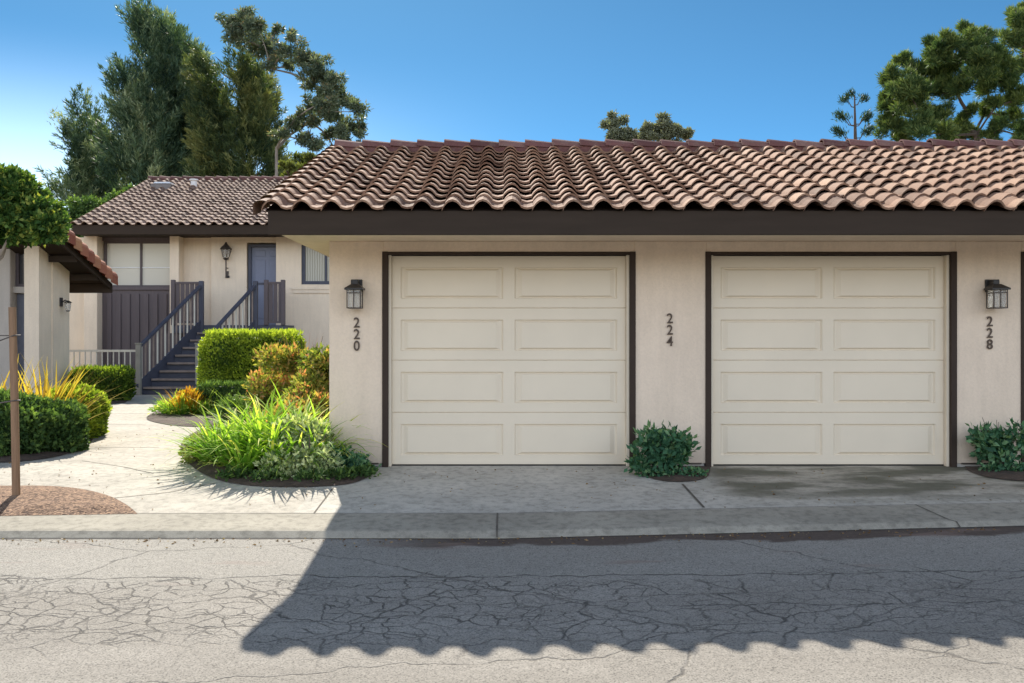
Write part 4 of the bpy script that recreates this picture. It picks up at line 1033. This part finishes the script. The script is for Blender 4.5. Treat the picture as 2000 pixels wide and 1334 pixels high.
for px, py, r in ((-10, 385, .26), (35, 405, .26), (72, 425, .20), (0, 432, .22), (50, 440, .18), (-65, 390, .3), (92, 446, .13), (18, 365, .18), (-85, 440, .25), (105, 432, .09)):
    p = at(px, py, TY + random.uniform(-.12, .2)); parts.append(blob(p, (r, r, r * .85), int(24000 * r), .05, .03, .45, .3, shell=.25, lump=.3))
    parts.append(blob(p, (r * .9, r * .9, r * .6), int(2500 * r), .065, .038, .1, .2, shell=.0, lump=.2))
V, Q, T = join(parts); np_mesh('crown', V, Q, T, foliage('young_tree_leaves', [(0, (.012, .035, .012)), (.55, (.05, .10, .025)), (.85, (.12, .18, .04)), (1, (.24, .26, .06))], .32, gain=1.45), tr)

# ------------------------------------------------------------------ trees beyond the roofs
def inside(px, py, poly):
    c = False; n_ = len(poly)
    for i in range(n_):
        x1, y1 = poly[i]; x2, y2 = poly[i - 1]
        if (y1 > py) != (y2 > py) and px < (x2 - x1) * (py - y1) / (y2 - y1) + x1: c = not c
    return c
def plume_tree(name, label, cat, Y, poly, nplume, mat, trunk_px, group=None, up=.9, L=.55, thick=2.2, per=34, tb=.5, plen=1.0, seed=0., sp=1., shr=.90):
    """crown of needle plumes that point up and out, filling an outline with real depth"""
    xs = [p[0] for p in poly]; ys = [p[1] for p in poly]; cx = sum(xs) / len(xs); cy = sum(ys) / len(ys)
    poly = [(cx + (x - cx) * shr, min(y + 10, 415)) for x, y in poly]
    C, DR, TT, LL = [], [], [], []
    cnt = 0
    while cnt < nplume:
        px, py = random.uniform(min(xs), max(xs)), random.uniform(min(ys), max(ys))
        if not inside(px, py, poly): continue
        dy = random.uniform(-1, 1) * thick
        p = at(px, py, Y); p.y += dy
        nn = mnoise.noise(Vector((p.x * .7 / sp + seed, p.y * .5 / sp, p.z * .55 / sp)))
        if nn < -.17: continue
        cnt += 1
        ox = (px - cx) / (max(xs) - min(xs)) * 2; oy = dy / thick
        ax = Vector((ox * .9 + random.gauss(0, .25), oy * .6 + random.gauss(0, .2), up + random.gauss(0, .2))).normalized()
        l_ = plen * random.uniform(.6, 1.2); pt = random.gauss(0, .17)
        for k in range(per):
            t = random.random(); q = p + ax * ((t - .75) * l_) + Vector((random.gauss(0, .13), random.gauss(0, .13), random.gauss(0, .08))) * (1.15 - t) * sp
            C.append(q); d = ax * 1.0 + Vector((random.gauss(0, .55), random.gauss(0, .55), random.gauss(0, .35))); DR.append(d)
            TT.append(tb + pt + nn * .75 + random.gauss(0, .13) + .22 * t); LL.append(L * random.uniform(.5, 1.0))
    C, DR, TT, LL = np.array(C), np.array(DR), np.array(TT), np.array(LL)
    tx = xat(trunk_px, Y)
    e = empty(name, (tx, Y, 0), label, cat, group)
    V, Q, T = leaf_arrays(C, DR, LL, LL * .11 + .015, TT); np_mesh('crown', V, Q, T, mat, e)
    m = MB(); ztop = zat(min(ys) + 20, Y); lean = xat(cx, Y) - tx
    m.tube([(tx, Y, -.2), (tx, Y, ztop * .4), (tx + lean * .5, Y, ztop * .7), (tx + lean, Y, ztop * .95)], [.3, .22, .13, .03], 8)
    for i in range(26):
        z = ztop * random.uniform(.3, .9); a = random.uniform(0, 6.28); r = (max(xs) - min(xs)) / 2 * Y / F * .8 * (1 - .4 * z / ztop)
        bx = tx + lean * max(0, z / ztop - .3)
        m.tube([(bx, Y, z), (bx + math.cos(a) * r * .5, Y + math.sin(a) * min(r, thick) * .5, z + r * .25), (bx + math.cos(a) * r, Y + math.sin(a) * min(r, thick), z + r * .6)], [.07, .045, .015], 5)
    m.build('trunk', BARK, e)
    return e
G_TREES = 'trees beyond the roofs'
plume_tree('pine_tree', 'tallest dark blue green pine behind the far house', 'tree', 60,
           [(232, 410), (226, 330), (222, 240), (243, 170), (240, 110), (250, 60), (272, 40), (300, 28), (328, 22), (352, 40), (368, 70), (386, 75), (402, 100), (412, 150), (420, 220), (430, 300), (440, 410)],
           1500, L_PINE, 340, G_TREES, up=1.0, thick=4.2, plen=1.7, tb=.42, per=80, L=.5, sp=1.6)
plume_tree('pine_tree', 'smaller feathery pine left of the tallest one', 'tree', 63,
           [(132, 250), (150, 205), (165, 178), (185, 180), (200, 215), (212, 245), (238, 240), (250, 300), (245, 415), (180, 405), (125, 385), (108, 340), (114, 290)],
           560, L_PINE, 185, G_TREES, up=.7, thick=3.2, per=62, plen=1.3, tb=.52, seed=5, L=.5, sp=1.6)
plume_tree('pine_tree', 'yellowish pine behind the far house beside the eucalyptus', 'tree', 57,
           [(385, 400), (385, 300), (380, 200), (390, 110), (415, 75), (440, 60), (470, 70), (500, 100), (525, 140), (540, 180), (552, 215), (556, 260), (560, 300), (600, 330), (590, 400)],
           950, foliage('golden_pine_needles', [(0, (.010, .022, .012)), (.45, (.038, .062, .030)), (.8, (.085, .11, .045)), (1, (.19, .20, .08))], .3, gain=1.4), 470, G_TREES, up=.7, thick=3.2, plen=1.25, tb=.5, seed=9, per=80, L=.45, sp=1.6)
def clump_tree(name, label, cat, Y, clumps, mat, trunk_px, forks, n_per=700, L=.22, W=.09, dy=.9, group=None, bark=BARK, tr_r=.22, gap=.0, tb=.5, z0=0, droop=.0, tufts=7, tsz=.42):
    parts = []; cs = []
    for px, py, r in clumps:
        rr = r * Y / F; p = at(px, py, Y + random.uniform(-dy, dy)); cs.append((p, rr))
        k = max(4, int(tufts * (r / 25) ** 1.2))
        for i in range(k):                                 # a clump is several smaller tufts with gaps between
            d = Vector((random.gauss(0, 1), random.gauss(0, 1), random.gauss(0, 1))).normalized() * rr * random.uniform(.2, 1.15)
            q = p + d; tt = tb + random.uniform(-.2, .2)
            parts.append(blob(q, (rr * tsz, rr * tsz, rr * tsz * .8), int(n_per * (r / 22) ** 1.5 / k), L, W, tt, .25, shell=.05, lump=.5, droop=droop))
    tx = xat(trunk_px, Y); e = empty(name, (tx, Y, z0), label, cat, group)
    V, Q, T = join(parts); np_mesh('crown', V, Q, T, mat, e)
    m = MB(); fz = zat(forks[1], Y); fx = xat(forks[0], Y); f = Vector((fx, Y, fz))
    nodes_ = [f]; par = [-1]; order = sorted(cs, key=lambda c: (c[0] - f).length)
    for p, rr in order:                                    # every clump hangs on the nearest limb already grown
        best = min(range(len(nodes_)), key=lambda i: (nodes_[i] - p).length * 1.0 + .35 * (nodes_[i] - f).length)
        nodes_.append(p - Vector((0, 0, rr * .3))); par.append(best)
    load = [1] * len(nodes_)
    for i in range(len(nodes_) - 1, 0, -1): load[par[i]] += load[i]
    rad = [tr_r * .62 * (q / load[0]) ** .5 + .012 for q in load]
    m.tube([(tx, Y, -.2), ((tx + fx) / 2, Y, fz * .5), f], [tr_r, tr_r * .8, tr_r * .62], 9)
    for i in range(1, len(nodes_)):
        a_, b2 = nodes_[par[i]], nodes_[i]
        mid = a_.lerp(b2, .5) + Vector((random.uniform(-.08, .08), random.uniform(-.08, .08), random.uniform(-.02, .1))) * (b2 - a_).length
        r0_ = rad[i]; m.tube([a_, mid, b2], [min(r0_ * 1.25, rad[par[i]]), r0_, r0_ * .7], 6)
    m.build('trunk', bark, e); return e
clump_tree('eucalyptus_tree', 'open arching grey green eucalyptus at the ridge end of the garage roof', 'tree', 50,
           [(452, 42, 18), (480, 40, 22), (505, 52, 22), (468, 70, 24), (500, 85, 26), (528, 95, 20), (548, 108, 16), (562, 92, 20), (588, 108, 22), (602, 135, 18), (620, 122, 20), (636, 148, 20),
            (612, 160, 16), (655, 165, 20), (640, 185, 18), (668, 195, 20), (618, 200, 18), (690, 212, 20), (650, 222, 22), (700, 240, 16), (678, 245, 18), (612, 238, 16), (640, 262, 18), (585, 222, 12), (568, 240, 14), (600, 205, 14), (632, 215, 16), (665, 258, 18), (655, 288, 18), (700, 285, 12), (625, 180, 12), (590, 245, 14),
            (595, 268, 16), (672, 275, 16), (705, 262, 10), (620, 290, 18), (555, 262, 16), (560, 128, 10), (530, 130, 14), (540, 55, 10), (572, 68, 8)],
           L_EUC, 540, (540, 290), 1300, .22, .06, 1.5, G_TREES, BARK_PALE, .13, droop=.35, tufts=9, tsz=.52)
clump_tree('round_tree', 'low yellow green tree between the far house and garage roof', 'tree', 31, [(590, 322, 26), (615, 318, 20), (570, 345, 22), (560, 330, 12), (600, 350, 30)], foliage('olive_leaves', [(0, (.04, .06, .02)), (1, (.16, .18, .05))], .3, gain=1.2), 590, (592, 370), 1500, .12, .05, .5, G_TREES, BARK, .12)
clump_tree('pine_tree', 'large dark olive pine behind the right end of the garage roof', 'tree', 40,
           [(1738, 245, 26), (1752, 215, 24), (1730, 195, 14), (1745, 150, 20), (1775, 170, 26), (1765, 125, 16), (1800, 140, 28), (1790, 200, 30), (1765, 262, 22), (1830, 110, 24), (1822, 85, 16),
            (1860, 85, 22), (1850, 130, 30), (1895, 95, 26), (1888, 65, 16), (1925, 75, 18), (1910, 130, 30), (1940, 115, 26), (1830, 175, 30), (1870, 175, 28), (1820, 230, 28), (1845, 255, 22),
            (1930, 165, 26), (1965, 150, 26), (1985, 190, 26), (1795, 255, 24), (1975, 230, 20), (1990, 260, 16), (1890, 215, 14), (1945, 205, 14), (1880, 245, 18), (1902, 262, 16), (1948, 248, 18), (1870, 268, 18), (1925, 215, 14), (1935, 270, 16)],
           L_PINE_R, 1915, (1908, 262), 2700, .25, .036, 1.6, G_TREES, BARK, .2, tb=.5, droop=-.3, tufts=11, tsz=.42)
clump_tree('pine_tree', 'tall pine cut off by the right edge above the garage roof', 'tree', 36, [(1990, 40, 24), (2005, 80, 30), (1975, 75, 20), (2010, 120, 30), (2040, 60, 40), (2060, 120, 40), (1990, 20, 12)],
           L_PINE_R, 2050, (2040, 180), 1700, .24, .034, .9, G_TREES, BARK, .2, tb=.6, droop=-.3, tufts=11, tsz=.42)
clump_tree('distant_tree', 'pale olive tree crown above the ridge, the left of a far pair', 'tree', 70, [(1203, 248, 22), (1222, 256, 24), (1198, 270, 20), (1240, 268, 18), (1215, 272, 20)], L_DIST, 1212, (1212, 300), 2200, .24, .09, .8, 'far off trees above the ridge', tr_r=.3)
clump_tree('distant_tree', 'wider olive tree crown above the ridge, the right of a far pair', 'tree', 66, [(1295, 244, 24), (1272, 256, 22), (1316, 258, 22), (1340, 268, 16), (1260, 270, 18), (1300, 270, 24)], L_DIST, 1290, (1292, 300), 2200, .24, .09, .8, 'far off trees above the ridge', tr_r=.3)
# norfolk pine tip
Yn = 45; e = empty('norfolk_pine', (xat(1670, Yn), Yn, 0), 'thin norfolk pine tip with upturned tufts above the ridge', 'tree', G_TREES)
m = MB(); m.tube([(xat(1672, Yn), Yn, -.2), (xat(1671, Yn), Yn, zat(300, Yn)), (xat(1669, Yn), Yn, zat(186, Yn))], [.2, .1, .03], 7); parts = []
for px, py in ((1656, 196), (1680, 194), (1668, 186), (1646, 226), (1690, 226), (1655, 232), (1684, 233), (1641, 256), (1692, 252), (1650, 262), (1686, 260), (1632, 290), (1705, 288), (1645, 300), (1695, 300)):
    by = py + abs(px - 1670) * .55 + 6
    m.tube([at(1670, by, Yn), at((1670 + px) / 2, by - 1, Yn), at(px, py, Yn)], [.03, .025, .015], 5)
    p = at(px, py, Yn); s_ = 1 if px > 1670 else -1
    C = np.array(p)[None] + rng.normal(size=(110, 3)) * .09 - np.array([s_ * .25, 0, -.06])[None] * rng.random((110, 1)) * -1
    parts.append(leaf_arrays(C, np.array([s_ * .5, 0, .8])[None] + rng.normal(size=(110, 3)) * .45, .26, .04, .3 + .2 * rng.normal(size=110)))
V, Q, T = join(parts); np_mesh('crown', V, Q, T, L_PINE, e); m.build('trunk', BARK, e)
# dark greenery closing the gap between the far house and the garage
clump_tree('background_shrub', 'dark shrubbery low behind the far house left end', 'shrub', 36, [(200, 420, 40), (150, 430, 34), (260, 400, 34), (120, 440, 30)], L_DARK, 190, (190, 470), 2500, .14, .06, .6, None, BARK, .1)

# dead leaves in the gutter, on the beds and along the paving
N_ = 900; P = []
for i in range(N_):
    r_ = random.random()
    if r_ < .5: X = random.uniform(-5, 5.6); Y = curb_front(X) - .06 - abs(random.gauss(0, .09)); z = road_z(X, Y) + .004
    elif r_ < .75: X = random.uniform(-5, 5.6); Y = random.uniform(7.5, 9.15); z = gz(X, Y) + .006; 
    else: X = random.uniform(-5.2, -2); Y = random.uniform(8.3, 14); z = .004 + gz(X, Y) + .004
    P.append((X, Y, z))
P = np.array(P); dr_ = rng.normal(size=(N_, 3)); dr_[:, 2] = abs(dr_[:, 2]) * .15
V, Q, T = leaf_arrays(P, dr_, rng.uniform(.012, .035, N_), rng.uniform(.008, .016, N_), rng.random(N_))
tag(np_mesh('leaf_litter', V, Q, T, foliage('dead_leaves', [(0, (.10, .06, .035)), (.6, (.24, .15, .08)), (1, (.38, .30, .18))], .2, gain=1.)), kind='stuff', label='small dead leaves scattered in the gutter and on the paving', cat='leaf litter')
